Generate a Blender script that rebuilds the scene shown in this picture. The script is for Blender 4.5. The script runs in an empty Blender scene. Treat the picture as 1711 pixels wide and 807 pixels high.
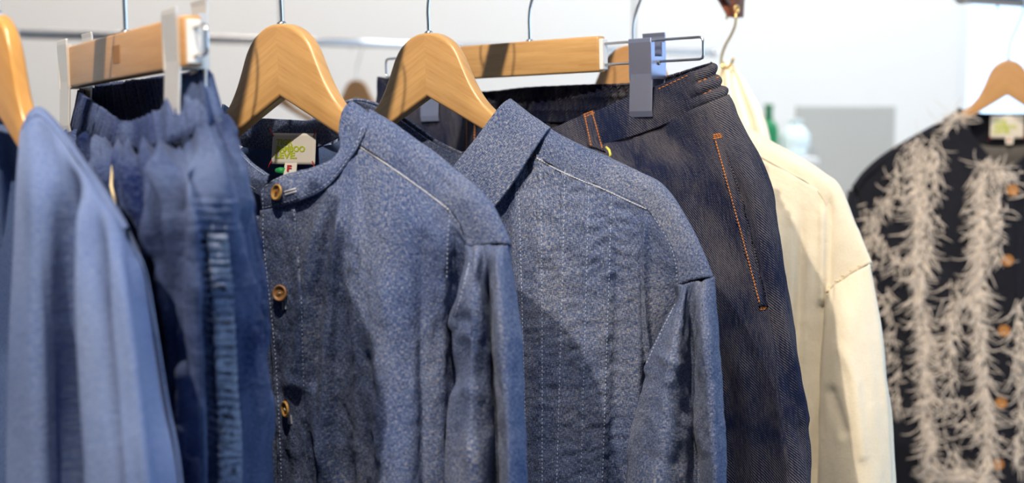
import bpy, bmesh, math, random
import numpy as np
from mathutils import Vector, Matrix
from mathutils.bvhtree import BVHTree

random.seed(7)
RNG = np.random.default_rng(7)
scn = bpy.context.scene
COL = scn.collection
R = math.radians

# ------------------------------------------------------------------ camera
W, H = 1711, 807
FPX = 50.0 / 36.0 * W
EYE = 1.5
PITCH = math.atan((H / 2 - 160) / FPX)
cam_d = bpy.data.cameras.new('camera')
cam_d.lens = 50; cam_d.sensor_width = 36; cam_d.clip_start = 0.02
cam_d.dof.use_dof = True; cam_d.dof.focus_distance = 1.27; cam_d.dof.aperture_fstop = 5.0
cam = bpy.data.objects.new('camera', cam_d); COL.objects.link(cam)
cam.location = (0, 0, EYE); cam.rotation_euler = (math.pi / 2 - PITCH, 0, 0)
scn.camera = cam

# ------------------------------------------------------------------ world and light
wd = bpy.data.worlds.new('daylight'); scn.world = wd; wd.use_nodes = True
wd.node_tree.nodes['Background'].inputs[0].default_value = (0.50, 0.72, 1.0, 1)
wd.node_tree.nodes['Background'].inputs[1].default_value = 2.7

def lamp(name, kind, loc, target, energy, color, **kw):
    d = bpy.data.lights.new(name, kind); d.energy = energy; d.color = color
    for k, v in kw.items(): setattr(d, k, v)
    o = bpy.data.objects.new(name, d); COL.objects.link(o); o.location = loc
    o.rotation_euler = (Vector(target) - Vector(loc)).to_track_quat('-Z', 'Y').to_euler()
    return o
AZ, EL = R(24), R(37)
LDIR = Vector((math.sin(AZ) * math.cos(EL), math.cos(AZ) * math.cos(EL), -math.sin(EL)))
KEYP = Vector((-0.02, 1.25, 1.42))
lamp('track_spot', 'SPOT', KEYP - LDIR * 2.6, KEYP, 235, (1.0, 0.86, 0.68), spot_size=R(60), spot_blend=0.6, shadow_soft_size=0.022)
AZ2, EL2 = R(8), R(61)
LD2 = Vector((math.sin(AZ2) * math.cos(EL2), math.cos(AZ2) * math.cos(EL2), -math.sin(EL2)))
lamp('track_spot', 'SPOT', KEYP - LD2 * 1.95, KEYP, 165, (1.0, 0.87, 0.70), spot_size=R(66), spot_blend=0.6, shadow_soft_size=0.022)
lamp('rear_fill_spot', 'SPOT', (0.2, 1.0, 3.1), (1.0, 2.9, 1.2), 150, (1.0, 0.82, 0.6), spot_size=R(55), spot_blend=0.7, shadow_soft_size=0.05)  # unseen spot added to brighten the cream shirt at the rear
lamp('wall_fill', 'AREA', (-1.6, 4.6, 3.1), (-1.2, 6.5, 1.4), 33, (1.0, 0.85, 0.71), shape='RECTANGLE', size=2.6, size_y=0.3)  # unseen warm fill, added to set the back wall's brightness
lamp('wall_fill', 'AREA', (1.4, 4.6, 3.1), (1.3, 6.5, 1.4), 64, (0.90, 0.96, 1.0), shape='RECTANGLE', size=2.6, size_y=0.3)  # second added fill, cool to brighten the wall towards the window

scn.view_settings.view_transform = 'Standard'
scn.view_settings.look = 'None'
scn.view_settings.exposure = 0.0
scn.view_settings.gamma = 1.0
scn.view_settings.use_curve_mapping = False

# ------------------------------------------------------------------ helpers
def tag(o, label=None, cat=None, group=None, kind=None):
    if label: o['label'] = label
    if cat: o['category'] = cat
    if group: o['group'] = group
    if kind: o['kind'] = kind
    return o

def new_obj(name, verts, faces, mat, parent=None, smooth=True, uv=None):
    me = bpy.data.meshes.new(name)
    me.from_pydata([tuple(map(float, v)) for v in verts], [], [tuple(map(int, f)) for f in faces])
    if uv is not None:
        l = me.uv_layers.new(name='UVMap')
        idx = np.zeros(len(me.loops), dtype=np.int32); me.loops.foreach_get('vertex_index', idx)
        l.data.foreach_set('uv', np.asarray(uv, dtype=np.float32)[idx].ravel())
    if smooth: me.polygons.foreach_set('use_smooth', [True] * len(me.polygons))
    me.materials.append(mat); me.update()
    o = bpy.data.objects.new(name, me); COL.objects.link(o)
    if parent is not None: o.parent = parent
    return o

def empty(name, loc, rot=(0, 0, 0)):
    o = bpy.data.objects.new(name, None); COL.objects.link(o)
    o.location = loc; o.rotation_euler = rot; o.empty_display_size = 0.05
    return o

def box_bm(bm, x0, x1, y0, y1, z0, z1):
    vs = [bm.verts.new(p) for p in ((x0,y0,z0),(x1,y0,z0),(x1,y1,z0),(x0,y1,z0),(x0,y0,z1),(x1,y0,z1),(x1,y1,z1),(x0,y1,z1))]
    for f in ((0,3,2,1),(4,5,6,7),(0,1,5,4),(1,2,6,5),(2,3,7,6),(3,0,4,7)): bm.faces.new([vs[i] for i in f])

def bm_obj(name, bm, mat, parent=None, smooth=False, bevel=0, segs=2):
    bmesh.ops.recalc_face_normals(bm, faces=bm.faces)
    me = bpy.data.meshes.new(name); bm.to_mesh(me); bm.free()
    me.materials.append(mat)
    if smooth: me.polygons.foreach_set('use_smooth', [True] * len(me.polygons))
    o = bpy.data.objects.new(name, me); COL.objects.link(o)
    if parent is not None: o.parent = parent
    if bevel:
        m = o.modifiers.new('bevel', 'BEVEL'); m.width = bevel; m.segments = segs; m.limit_method = 'ANGLE'
    return o

def box(name, mat, parent, x0, x1, y0, y1, z0, z1, bevel=0, segs=2):
    bm = bmesh.new(); box_bm(bm, x0, x1, y0, y1, z0, z1)
    return bm_obj(name, bm, mat, parent, bevel=bevel, segs=segs)

def tube_geo(pts, rad, seg=8, closed=False):
    """sweep a circle along points -> verts, faces"""
    pts = [Vector(p) for p in pts]; n = len(pts); V = []; F = []
    rads = rad if isinstance(rad, (list, tuple)) else [rad] * n
    prev = None
    for i, p in enumerate(pts):
        a = pts[i - 1] if (i > 0 or closed) else pts[0]
        b = pts[(i + 1) % n] if (i < n - 1 or closed) else pts[-1]
        t = (b - a).normalized()
        if prev is None:
            ref = Vector((0, 0, 1)) if abs(t.z) < 0.9 else Vector((0, 1, 0))
            x = t.cross(ref).normalized()
        else:
            x = (prev - t * prev.dot(t)).normalized()
        prev = x; y = t.cross(x)
        for k in range(seg):
            an = 2 * math.pi * k / seg
            V.append(p + (x * math.cos(an) + y * math.sin(an)) * rads[i])
    m = n if closed else n - 1
    for i in range(m):
        for k in range(seg):
            a = i * seg + k; b = i * seg + (k + 1) % seg; j = ((i + 1) % n) * seg
            F.append((a, b, j + (k + 1) % seg, j + k))
    if not closed:
        F.append(tuple(range(seg))[::-1]); F.append(tuple((n - 1) * seg + k for k in range(seg)))
    return V, F

def tube(name, pts, rad, mat, parent=None, seg=8, closed=False):
    V, F = tube_geo(pts, rad, seg, closed)
    return new_obj(name, V, F, mat, parent)

# catmull-rom in numpy ------------------------------------------------
def cr(P, ts, closed=False):
    P = np.asarray(P, dtype=float); n = len(P)
    ts = np.asarray(ts)
    if closed:
        i = np.floor(ts).astype(int) % n; f = ts - np.floor(ts)
        p0, p1, p2, p3 = P[(i - 1) % n], P[i], P[(i + 1) % n], P[(i + 2) % n]
    else:
        i = np.clip(np.floor(ts).astype(int), 0, n - 2); f = ts - i
        p1, p2 = P[i], P[i + 1]
        p0 = np.where((i > 0).reshape((-1,) + (1,) * (P.ndim - 1)), P[np.maximum(i - 1, 0)], 2 * p1 - p2)
        p3 = np.where((i < n - 2).reshape((-1,) + (1,) * (P.ndim - 1)), P[np.minimum(i + 2, n - 1)], 2 * p2 - p1)
    f = f.reshape((-1,) + (1,) * (P.ndim - 1))
    return 0.5 * ((2 * p1) + (p2 - p0) * f + (2 * p0 - 5 * p1 + 4 * p2 - p3) * f ** 2 + (3 * p1 - p0 - 3 * p2 + p3) * f ** 3)

def even_ts(P, count, closed=False):
    """parameters giving roughly even spacing along the mean curve"""
    P = np.asarray(P); n = len(P)
    Q = np.concatenate([P, P[:1]]) if closed else P
    d = np.linalg.norm(np.diff(Q, axis=0), axis=-1)
    while d.ndim > 1: d = d.mean(axis=-1)
    d = np.maximum(d, 1e-5)
    s = np.concatenate([[0], np.cumsum(d)])
    q = np.linspace(0, s[-1], count + 1)[:-1] if closed else np.linspace(0, s[-1], count)
    return np.interp(q, s, np.arange(len(s))), q

def vnoise(x, y, seed=0):
    xi = np.floor(x).astype(np.int64); yi = np.floor(y).astype(np.int64)
    fx = x - xi; fy = y - yi
    fx = fx * fx * (3 - 2 * fx); fy = fy * fy * (3 - 2 * fy)
    def h(a, b):
        v = (a * 374761393 + b * 668265263 + seed * 1442695041) & 0xffffffff
        v = ((v ^ (v >> 13)) * 1274126177) & 0xffffffff
        v = v ^ (v >> 16)
        return (v & 0xffff) / 65535.0
    return ((h(xi, yi) * (1 - fx) + h(xi + 1, yi) * fx) * (1 - fy) + (h(xi, yi + 1) * (1 - fx) + h(xi + 1, yi + 1) * fx) * fy) * 2 - 1

def fbm(x, y, seed=0, oct=3):
    v = 0; a = 1; 
    for k in range(oct):
        v = v + a * vnoise(x * 2 ** k + 17.3 * k, y * 2 ** k - 9.1 * k, seed + k); a *= 0.5
    return v

CP, SP = math.cos(PITCH), math.sin(PITCH)
def ray(px, py):
    a = (px - W / 2) / FPX; b = -(py - H / 2) / FPX
    return np.array([a, CP + b * SP, -SP + b * CP])
def project(P):
    P = np.asarray(P) - np.array([0, 0, EYE])
    f = P[..., 1] * CP - P[..., 2] * SP
    return np.stack([W / 2 + FPX * P[..., 0] / f, H / 2 - FPX * (P[..., 1] * SP + P[..., 2] * CP) / f], axis=-1)
def at(px, py, Y):
    d = ray(px, py); t = Y / d[1]
    return Vector((d[0] * t, Y, EYE + d[2] * t))

class Frame:
    """a hanging plane: x along the hanger, y into the rack, z up; origin at eye height under the hook"""
    def __init__(s, px, d, deg):
        p = at(px, 160, d); s.O = np.array([p.x, p.y, EYE]); s.a = R(deg)
        s.u = np.array([math.cos(s.a), -math.sin(s.a), 0]); s.n = np.array([-math.sin(s.a), -math.cos(s.a), 0])
        s.d = d
    def L(s, px, py, n):
        r = ray(px, py); E = np.array([0, 0, EYE]) - s.O
        t = (n - E @ s.n) / (r @ s.n); p = E + r * t
        return np.array([p @ s.u, -n, p[2]])
    def Wd(s, P):
        P = np.asarray(P)
        return s.O + P[..., 0:1] * s.u - P[..., 1:2] * s.n + P[..., 2:3] * np.array([0, 0, 1.0])
    def toL(s, p):
        q = np.asarray(p) - s.O
        return np.array([q @ s.u, -(q @ s.n), q[2]])
    def root(s, name, z=0.0):
        return empty(name, (s.O[0], s.O[1], EYE + z), (0, 0, -s.a))

def seg_dist(P, line):
    line = np.asarray(line, float); best = None; s0 = 0.0
    tot = sum(float(np.linalg.norm(b - a)) for a, b in zip(line[:-1], line[1:]))
    for a, b in zip(line[:-1], line[1:]):
        ab = b - a; ln = float(np.linalg.norm(ab)); t = np.clip(((P - a) @ ab) / (ab @ ab + 1e-9), 0, 1)
        d = np.linalg.norm(P - (a + t[..., None] * ab), axis=-1); arc = (s0 + t * ln) / tot; s0 += ln
        if best is None: best, par = d, arc
        else:
            par = np.where(d < best, arc, par); best = np.minimum(best, d)
    f = np.clip(par * tot / min(0.22 * tot, 90.0), 0, 1)
    return best, f * f * (3 - 2 * f)

def sheet(fr, name, rows, mat, parent, nr=90, nc=90, closed=False, folds=(), wr=None, thick=0.0011, mirror=False,
          dn=0.0, extra=None, front=True, local=False, cap=False, uvs=1.0, fold_gain=1.0, push=0.0):
    """cloth surface through control rows [(px,py,n)...]; returns object; keeps world verts for tracing"""
    if not local:
        G = np.array([[fr.L(*p) for p in r] for r in rows])
    else:
        G = np.array(rows, float)
    G[..., 1] -= dn
    tc, qc = even_ts(np.moveaxis(G, 1, 0), nc, closed)
    tr, qr = even_ts(G, nr)
    A = cr(G, tr)                                   # nr x C x 3
    A = np.moveaxis(cr(np.moveaxis(A, 1, 0), tc, closed), 0, 1)   # nr x nc x 3
    du = (np.roll(A, -1, 1) - np.roll(A, 1, 1)) if closed else np.gradient(A, axis=1)
    dv = np.gradient(A, axis=0)
    N = np.cross(dv, du); N /= (np.linalg.norm(N, axis=-1, keepdims=True) + 1e-9)
    if closed:
        c = A.mean(axis=1, keepdims=True); sgn = np.sign(((A - c) * N).sum())
    else:
        sgn = np.sign((-N[..., 1]).sum()) * (1 if front else -1)
    N *= sgn
    PX = project(fr.Wd(A))
    D = np.zeros(A.shape[:2])
    for f in folds:
        line, w, amp = f[:3]; line = list(line)
        if line[-1][1] >= 780:
            (xa, ya_), (xb, yb_) = line[-2], line[-1]; line.append((xb + (xb - xa) / (yb_ - ya_) * (1500 - yb_), 1500))
        amp *= fold_gain
        ds, fade = seg_dist(PX, line); D += amp * fade * np.exp(-(ds / w) ** 2)
    UU, VV = np.meshgrid(qc, qr)
    if wr:
        for (fx, fy, amp, seed) in wr: D += amp * fbm(UU * fx, VV * fy, seed)
    if extra is not None: D += extra(PX, UU, VV, A)
    A = A + N * D[..., None]
    if mirror: A = A * np.array([-1, 1, 1])
    if push:   # this side is nudged back along the rail by its neighbour
        A[..., 1] += push * np.clip((np.abs(A[..., 0]) - .03) / .1, 0, 1) * np.clip((-A[..., 2] - .03) / .15, 0, 1)
    V = A.reshape(-1, 3); n2 = A.shape[1]; n1 = A.shape[0]
    ii, jj = np.meshgrid(np.arange(n1 - 1), np.arange(n2 if closed else n2 - 1), indexing='ij')
    a = ii * n2 + jj; b = ii * n2 + (jj + 1) % n2; c = (ii + 1) * n2 + (jj + 1) % n2; d = (ii + 1) * n2 + jj
    F = np.stack([a, b, c, d], -1).reshape(-1, 4)
    # winding so that the face normal follows N
    p = V[F[len(F) // 2]]; fn = np.cross(p[1] - p[0], p[3] - p[0])
    want = N.reshape(-1, 3)[F[len(F) // 2][0]] * (np.array([-1, 1, 1]) if mirror else 1)
    if fn @ want < 0: F = F[:, ::-1]
    uv = np.stack([UU, VV], -1).reshape(-1, 2) * uvs + RNG.random(2)
    o = new_obj(name, V, F, mat, parent, uv=uv)
    if thick:
        m = o.modifiers.new('cloth', 'SOLIDIFY'); m.thickness = thick; m.offset = -1
    WT[o.name] = (fr.Wd(V), F)
    return o
WT = {}

def bvh_of(*objs):
    V = []; F = []; k = 0
    for o in objs:
        v, f = WT[o.name]; V += [tuple(x) for x in v]; F += [tuple(int(i) + k for i in q) for q in f]; k += len(v)
    return BVHTree.FromPolygons(V, F)
EYEV = Vector((0, 0, EYE))
def hit(bvh, px, py):
    r = Vector(ray(px, py)).normalized()
    h = bvh.ray_cast(EYEV, r)
    if h[0] is None: return None
    n = h[1]
    if n.dot(r) > 0: n = -n
    return h[0], n

def resample(line, step=1.0):
    out = []
    for (a, b) in zip(line[:-1], line[1:]):
        L = math.dist(a, b); k = max(1, int(L / step))
        for i in range(k): out.append((a[0] + (b[0] - a[0]) * i / k, a[1] + (b[1] - a[1]) * i / k))
    out.append(line[-1]); return out

def smooth_line(line, k=8):
    t = np.linspace(0, len(line) - 1, (len(line) - 1) * k + 1)
    return [tuple(p) for p in cr(np.array(line, float), t)]

def stitches(fr, bvh, lines, mat, parent, name='stitching', L=0.0024, gap=0.0011, w=0.00055, h=0.0004, off=0.0002, slant=0.0):
    V = []; F = []
    for line in lines:
        if len(line) > 2: line = smooth_line(line)
        P = []
        for p in resample(line, 0.8):
            q = hit(bvh, *p)
            if q: P.append(q)
        if len(P) < 3: continue
        s = [0]
        for a, b in zip(P[:-1], P[1:]): s.append(s[-1] + min((b[0] - a[0]).length, 0.004))
        def get(x):
            i = min(np.searchsorted(s, x), len(P) - 1); i = max(i, 1)
            f = (x - s[i - 1]) / max(s[i] - s[i - 1], 1e-9)
            return P[i - 1][0].lerp(P[i][0], min(max(f, 0), 1)), P[i][1]
        x = 0
        while x + L < s[-1]:
            a, na = get(x); b, nb = get(x + L); x += L + gap
            t = b - a
            if t.length < L * 0.3: continue
            t.normalize(); sd = t.cross(na).normalized()
            if slant: t = (t + sd * slant).normalized(); b = a + t * L; sd = t.cross(na).normalized()
            base = len(V)
            for p, e in ((a, 0.6), (a + (b - a) * 0.5, 1.0), (b, 0.6)):
                lo = p + na * (off - 0.0006); hi = p + na * (off + h * e)
                V += [lo - sd * w * 0.5, hi - sd * w * 0.32, hi + sd * w * 0.32, lo + sd * w * 0.5]
            for k in range(2):
                o = base + 4 * k
                F += [(o, o + 4, o + 5, o + 1), (o + 1, o + 5, o + 6, o + 2), (o + 2, o + 6, o + 7, o + 3)]
            F += [(base, base + 1, base + 2, base + 3), (base + 11, base + 10, base + 9, base + 8)]
    if not V: return None
    V = [fr.toL(np.array(v)) for v in V]
    return tag(new_obj(name, V, F, mat, parent), kind='stuff')

def patch(fr, bvh, name, left, right, mat, parent, off=0.0014, nr=40, nc=8, thick=0.0011, edge=0.0):
    """strip of cloth lying on a traced surface between two picture polylines"""
    def rs(l):
        l = smooth_line(l) if len(l) > 2 else l
        P = np.array(l, float); s = np.concatenate([[0], np.cumsum(np.linalg.norm(np.diff(P, axis=0), axis=1))])
        q = np.linspace(0, s[-1], nr); return np.stack([np.interp(q, s, P[:, 0]), np.interp(q, s, P[:, 1])], -1)
    A, B = rs(left), rs(right)
    G = np.zeros((nr, nc, 3)); ok = np.zeros((nr, nc), bool)
    for i in range(nr):
        for j in range(nc):
            p = A[i] + (B[i] - A[i]) * j / (nc - 1)
            q = hit(bvh, *p)
            if q:
                G[i, j] = fr.toL(np.array(q[0] + q[1] * off)); ok[i, j] = True
    idx = np.argwhere(ok)
    for i, j in np.argwhere(~ok):
        k = idx[np.argmin(((idx - [i, j]) ** 2).sum(1))]; p = A[i] + (B[i] - A[i]) * j / (nc - 1)
        G[i, j] = fr.L(p[0], p[1], -G[k[0], k[1], 1])
    V = G.reshape(-1, 3); F = []
    for i in range(nr - 1):
        for j in range(nc - 1): F.append((i * nc + j, (i + 1) * nc + j, (i + 1) * nc + j + 1, i * nc + j + 1))
    F = np.array(F)
    p = V[F[0]]; fn = np.cross(p[1] - p[0], p[3] - p[0])
    if fn[1] > 0: F = F[:, ::-1]
    du = np.linalg.norm(G[:, 1:] - G[:, :-1], axis=-1).mean(0); dv = np.linalg.norm(G[1:] - G[:-1], axis=-1).mean(1)
    U, Vv = np.meshgrid(np.concatenate([[0], np.cumsum(du)]), np.concatenate([[0], np.cumsum(dv)]))
    o = new_obj(name, V, F, mat, parent, uv=np.stack([U, Vv], -1).reshape(-1, 2) + RNG.random(2))
    if thick:
        m = o.modifiers.new('cloth', 'SOLIDIFY'); m.thickness = thick; m.offset = -1
    WT[o.name] = (fr.Wd(V), F)
    return o

# ------------------------------------------------------------------ materials
def mat_new(name):
    m = bpy.data.materials.new(name); m.use_nodes = True
    nt = m.node_tree; b = nt.nodes['Principled BSDF']
    return m, nt, b
def plain(name, col, rough=0.5, metal=0.0, **kw):
    m, nt, b = mat_new(name)
    b.inputs['Base Color'].default_value = (*col, 1); b.inputs['Roughness'].default_value = rough; b.inputs['Metallic'].default_value = metal
    for k, v in kw.items(): b.inputs[k].default_value = v
    return m
def nd(nt, t, **kw):
    n = nt.nodes.new(t)
    for k, v in kw.items(): setattr(n, k, v)
    return n
def mth(nt, op, a, b=None):
    n = nd(nt, 'ShaderNodeMath', operation=op)
    for i, x in enumerate((a, b)):
        if x is None: continue
        if isinstance(x, (int, float)): n.inputs[i].default_value = x
        else: nt.links.new(x, n.inputs[i])
    return n.outputs[0]
def noise_uv(nt, uv, sx, sy, detail=2, rot=0.0, rough=0.5):
    mp = nd(nt, 'ShaderNodeMapping'); mp.inputs['Scale'].default_value = (sx, sy, 1); mp.inputs['Rotation'].default_value = (0, 0, rot)
    nt.links.new(uv, mp.inputs['Vector'])
    n = nd(nt, 'ShaderNodeTexNoise'); n.inputs['Scale'].default_value = 1.0; n.inputs['Detail'].default_value = detail; n.inputs['Roughness'].default_value = rough
    nt.links.new(mp.outputs[0], n.inputs['Vector'])
    return n.outputs['Fac']

def cloth(name, dark, light, weave='plain', thread=850.0, mott=0.6, mscale=480.0, contrast=1.0, crease=0.0012, fade=0.35, sheen=0.05, bias=0.0, weft=1.0, midc=None):
    m, nt, b = mat_new(name)
    uv = nd(nt, 'ShaderNodeUVMap').outputs[0]
    if weave == 'twill':
        # diagonal ribs
        warp = noise_uv(nt, uv, thread, thread * 0.09, 1, rot=0.0)
        mp = nd(nt, 'ShaderNodeMapping'); mp.inputs['Rotation'].default_value = (0, 0, R(38)); nt.links.new(uv, mp.inputs['Vector'])
        wv = nd(nt, 'ShaderNodeTexWave', wave_type='BANDS', bands_direction='X'); wv.inputs['Scale'].default_value = 175.0
        wv.inputs['Distortion'].default_value = 1.2; wv.inputs['Detail'].default_value = 1.0; wv.inputs['Detail Scale'].default_value = 3.0
        nt.links.new(mp.outputs[0], wv.inputs['Vector'])
        weave_v = mth(nt, 'ADD', mth(nt, 'MULTIPLY', wv.outputs['Fac'], 0.55), mth(nt, 'MULTIPLY', warp, 0.45))
    else:
        warp = noise_uv(nt, uv, thread, thread * 0.22, 1)
        wf = noise_uv(nt, uv, thread * 0.22, thread, 1)
        weave_v = mth(nt, 'ADD', mth(nt, 'MULTIPLY', warp, 0.5), mth(nt, 'MULTIPLY', wf, 0.5 * weft))
    mo = noise_uv(nt, uv, mscale, mscale, 3, rough=0.6)
    big = noise_uv(nt, uv, 16, 9, 2)
    v = mth(nt, 'MULTIPLY', mth(nt, 'SUBTRACT', weave_v, 0.5), 1.7 * contrast)
    v = mth(nt, 'ADD', v, mth(nt, 'MULTIPLY', mth(nt, 'SUBTRACT', mo, 0.5), 1.6 * mott))
    v = mth(nt, 'ADD', v, mth(nt, 'MULTIPLY', mth(nt, 'SUBTRACT', big, 0.5), 1.6 * fade))
    v = mth(nt, 'ADD', v, 0.5 + bias)
    rp = nd(nt, 'ShaderNodeValToRGB'); rp.color_ramp.elements[0].color = (*dark, 1); rp.color_ramp.elements[1].color = (*light, 1)
    rp.color_ramp.elements[0].position = 0.08; rp.color_ramp.elements[1].position = 0.92
    if midc:
        e = rp.color_ramp.elements.new(0.52); e.color = (*midc, 1)
    nt.links.new(v, rp.inputs[0]); nt.links.new(rp.outputs[0], b.inputs['Base Color'])
    b.inputs['Roughness'].default_value = 0.9
    b.inputs['Specular IOR Level'].default_value = 0.15
    b.inputs['Sheen Weight'].default_value = sheen; b.inputs['Sheen Roughness'].default_value = 0.45
    b.inputs['Sheen Tint'].default_value = (0.75, 0.85, 1.0, 1)
    cre = noise_uv(nt, uv, 75, 60, 4, rough=0.65)
    bp1 = nd(nt, 'ShaderNodeBump'); bp1.inputs['Strength'].default_value = 0.7; bp1.inputs['Distance'].default_value = crease
    nt.links.new(cre, bp1.inputs['Height'])
    bp = nd(nt, 'ShaderNodeBump'); bp.inputs['Strength'].default_value = 0.45; bp.inputs['Distance'].default_value = 0.0004
    nt.links.new(weave_v, bp.inputs['Height']); nt.links.new(bp1.outputs[0], bp.inputs['Normal'])
    nt.links.new(bp.outputs[0], b.inputs['Normal'])
    return m

def wood(name, dark, light, scale=(260, 9), rough=0.38, coat=0.25):
    m, nt, b = mat_new(name)
    uv = nd(nt, 'ShaderNodeUVMap').outputs[0]
    g1 = noise_uv(nt, uv, 16, 300, 3)
    g2 = noise_uv(nt, uv, 60, 1500, 1)
    fl = nd(nt, 'ShaderNodeValToRGB'); fl.color_ramp.elements[0].position = 0.62; fl.color_ramp.elements[1].position = 0.74
    nt.links.new(g2, fl.inputs[0])
    g3 = noise_uv(nt, uv, 6, 62, 3)
    v = mth(nt, 'ADD', mth(nt, 'MULTIPLY', g1, 0.55), mth(nt, 'MULTIPLY', g3, 0.75))
    v = mth(nt, 'SUBTRACT', v, mth(nt, 'MULTIPLY', fl.outputs[0], 0.22))
    rp = nd(nt, 'ShaderNodeValToRGB'); rp.color_ramp.elements[0].color = (*dark, 1); rp.color_ramp.elements[1].color = (*light, 1)
    rp.color_ramp.elements[0].position = 0.24; rp.color_ramp.elements[1].position = 0.84
    nt.links.new(v, rp.inputs[0]); nt.links.new(rp.outputs[0], b.inputs['Base Color'])
    b.inputs['Roughness'].default_value = rough; b.inputs['Coat Weight'].default_value = coat; b.inputs['Coat Roughness'].default_value = 0.25
    return m

M = {}
M['chambray'] = cloth('blue_chambray', (0.006, 0.020, 0.100), (0.300, 0.305, 0.345), midc=(0.078, 0.112, 0.225), thread=1500, mott=0.45, contrast=1.2, crease=0.0026)
M['chambray2'] = cloth('mid_blue_chambray', (0.007, 0.021, 0.095), (0.320, 0.315, 0.335), midc=(0.086, 0.117, 0.215), thread=1500, mott=0.42, contrast=1.25, crease=0.0026)
M['chambray_in'] = cloth('blue_chambray_inside', (0.02, 0.05, 0.18), (0.13, 0.19, 0.37), thread=1500, mott=0.3, contrast=0.6)
M['pale_seam'] = cloth('pale_seam_denim', (0.03, 0.055, 0.15), (0.30, 0.34, 0.44), thread=1300, mott=0.5, contrast=0.7, fade=0.8, crease=0.002)  # paler blue denim for the trousers' puckered side seam strip
M['pale_chambray'] = cloth('pale_blue_linen', (0.036, 0.080, 0.255), (0.215, 0.270, 0.425), thread=1300, mott=0.3, contrast=0.6, fade=0.3)
M['washed'] = cloth('washed_blue_denim', (0.0025, 0.010, 0.062), (0.090, 0.125, 0.245), thread=1300, mott=0.5, contrast=0.6, fade=1.1, crease=0.002)
M['denim'] = cloth('dark_indigo_denim', (0.002, 0.006, 0.030), (0.120, 0.112, 0.118), midc=(0.015, 0.020, 0.052), weave='twill', thread=700, mott=0.28, contrast=1.0, fade=1.3, crease=0.001, bias=-0.10, sheen=0.0)
M['cream'] = cloth('cream_cotton', (0.74, 0.66, 0.51), (0.93, 0.87, 0.74), thread=700, mott=0.2, contrast=0.3, fade=0.4, crease=0.0012, sheen=0.1)
M['black'] = cloth('black_wool', (0.004, 0.005, 0.009), (0.017, 0.018, 0.028), thread=500, mott=0.3, contrast=0.5, sheen=0.1)
M['grey_lining'] = cloth('grey_lining', (0.06, 0.06, 0.065), (0.16, 0.155, 0.155), thread=500, mott=0.3, contrast=0.5)
M['beech'] = wood('honey_beech', (0.35, 0.175, 0.058), (0.60, 0.355, 0.140))
M['beech2'] = wood('amber_beech', (0.42, 0.19, 0.04), (0.66, 0.34, 0.09), rough=0.28, coat=0.6)
M['beech3'] = wood('tan_beech', (0.40, 0.20, 0.075), (0.56, 0.31, 0.13))
M['chrome'] = plain('chrome', (0.78, 0.78, 0.80), 0.16, 1.0)
M['steel'] = plain('brushed_steel', (0.34, 0.38, 0.54), 0.33, 0.75)
M['clip_white'] = plain('pale_clip_steel', (0.78, 0.76, 0.74), 0.32, 0.55)
M['gold'] = plain('brass', (0.85, 0.58, 0.22), 0.25, 1.0)
M['leather'] = plain('brown_leather', (0.27, 0.09, 0.055), 0.5)
M['button'] = plain('golden_wood_button', (0.50, 0.28, 0.08), 0.42)
M['button_dark'] = plain('brown_wood_button', (0.30, 0.15, 0.06), 0.5)
M['button_jacket'] = plain('amber_button', (0.40, 0.17, 0.04), 0.4)
M['thread_white'] = plain('white_thread', (0.46, 0.48, 0.54), 0.8)
M['thread_blue'] = plain('pale_blue_thread', (0.30, 0.36, 0.50), 0.8)
M['thread_orange'] = plain('orange_thread', (0.50, 0.17, 0.03), 0.8)
M['thread_red'] = plain('red_thread', (0.45, 0.02, 0.03), 0.8)
M['thread_yellow'] = plain('yellow_thread', (0.75, 0.70, 0.12), 0.8)
M['thread_cream'] = plain('cream_thread', (0.72, 0.60, 0.38), 0.8)
M['fringe'] = plain('beige_fringe', (0.74, 0.67, 0.62), 0.9)
M['label'] = plain('white_label_satin', (0.72, 0.70, 0.66), 0.6)
M['label_green'] = plain('lime_print', (0.46, 0.56, 0.02), 0.7)
M['tag_green'] = plain('green_tag', (0.02, 0.36, 0.10), 0.5)
M['white'] = plain('white_paint', (0.80, 0.80, 0.80), 0.6)
M['grey_panel'] = plain('grey_panel', (0.50, 0.49, 0.46), 0.7)
M['green_glass'] = plain('green_glaze', (0.005, 0.22, 0.07), 0.3)
M['frosted'] = plain('white_glaze', (0.78, 0.90, 0.92), 0.35)

def wall_mat(name, col, rough=0.85):
    m, nt, b = mat_new(name)
    tc = nd(nt, 'ShaderNodeTexCoord'); n = nd(nt, 'ShaderNodeTexNoise'); n.inputs['Scale'].default_value = 60
    nt.links.new(tc.outputs['Object'], n.inputs['Vector'])
    bp = nd(nt, 'ShaderNodeBump'); bp.inputs['Strength'].default_value = 0.1; bp.inputs['Distance'].default_value = 0.002
    nt.links.new(n.outputs['Fac'], bp.inputs['Height']); nt.links.new(bp.outputs[0], b.inputs['Normal'])
    b.inputs['Base Color'].default_value = (*col, 1); b.inputs['Roughness'].default_value = rough
    return m
M['wall'] = wall_mat('white_plaster', (0.80, 0.79, 0.775))
M['wall_dark'] = wall_mat('taupe_paint', (0.24, 0.21, 0.19))
M['ceil'] = wall_mat('ceiling_paint', (0.82, 0.82, 0.82))
M['floor'] = wall_mat('grey_concrete', (0.36, 0.34, 0.32), 0.55)
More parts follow.
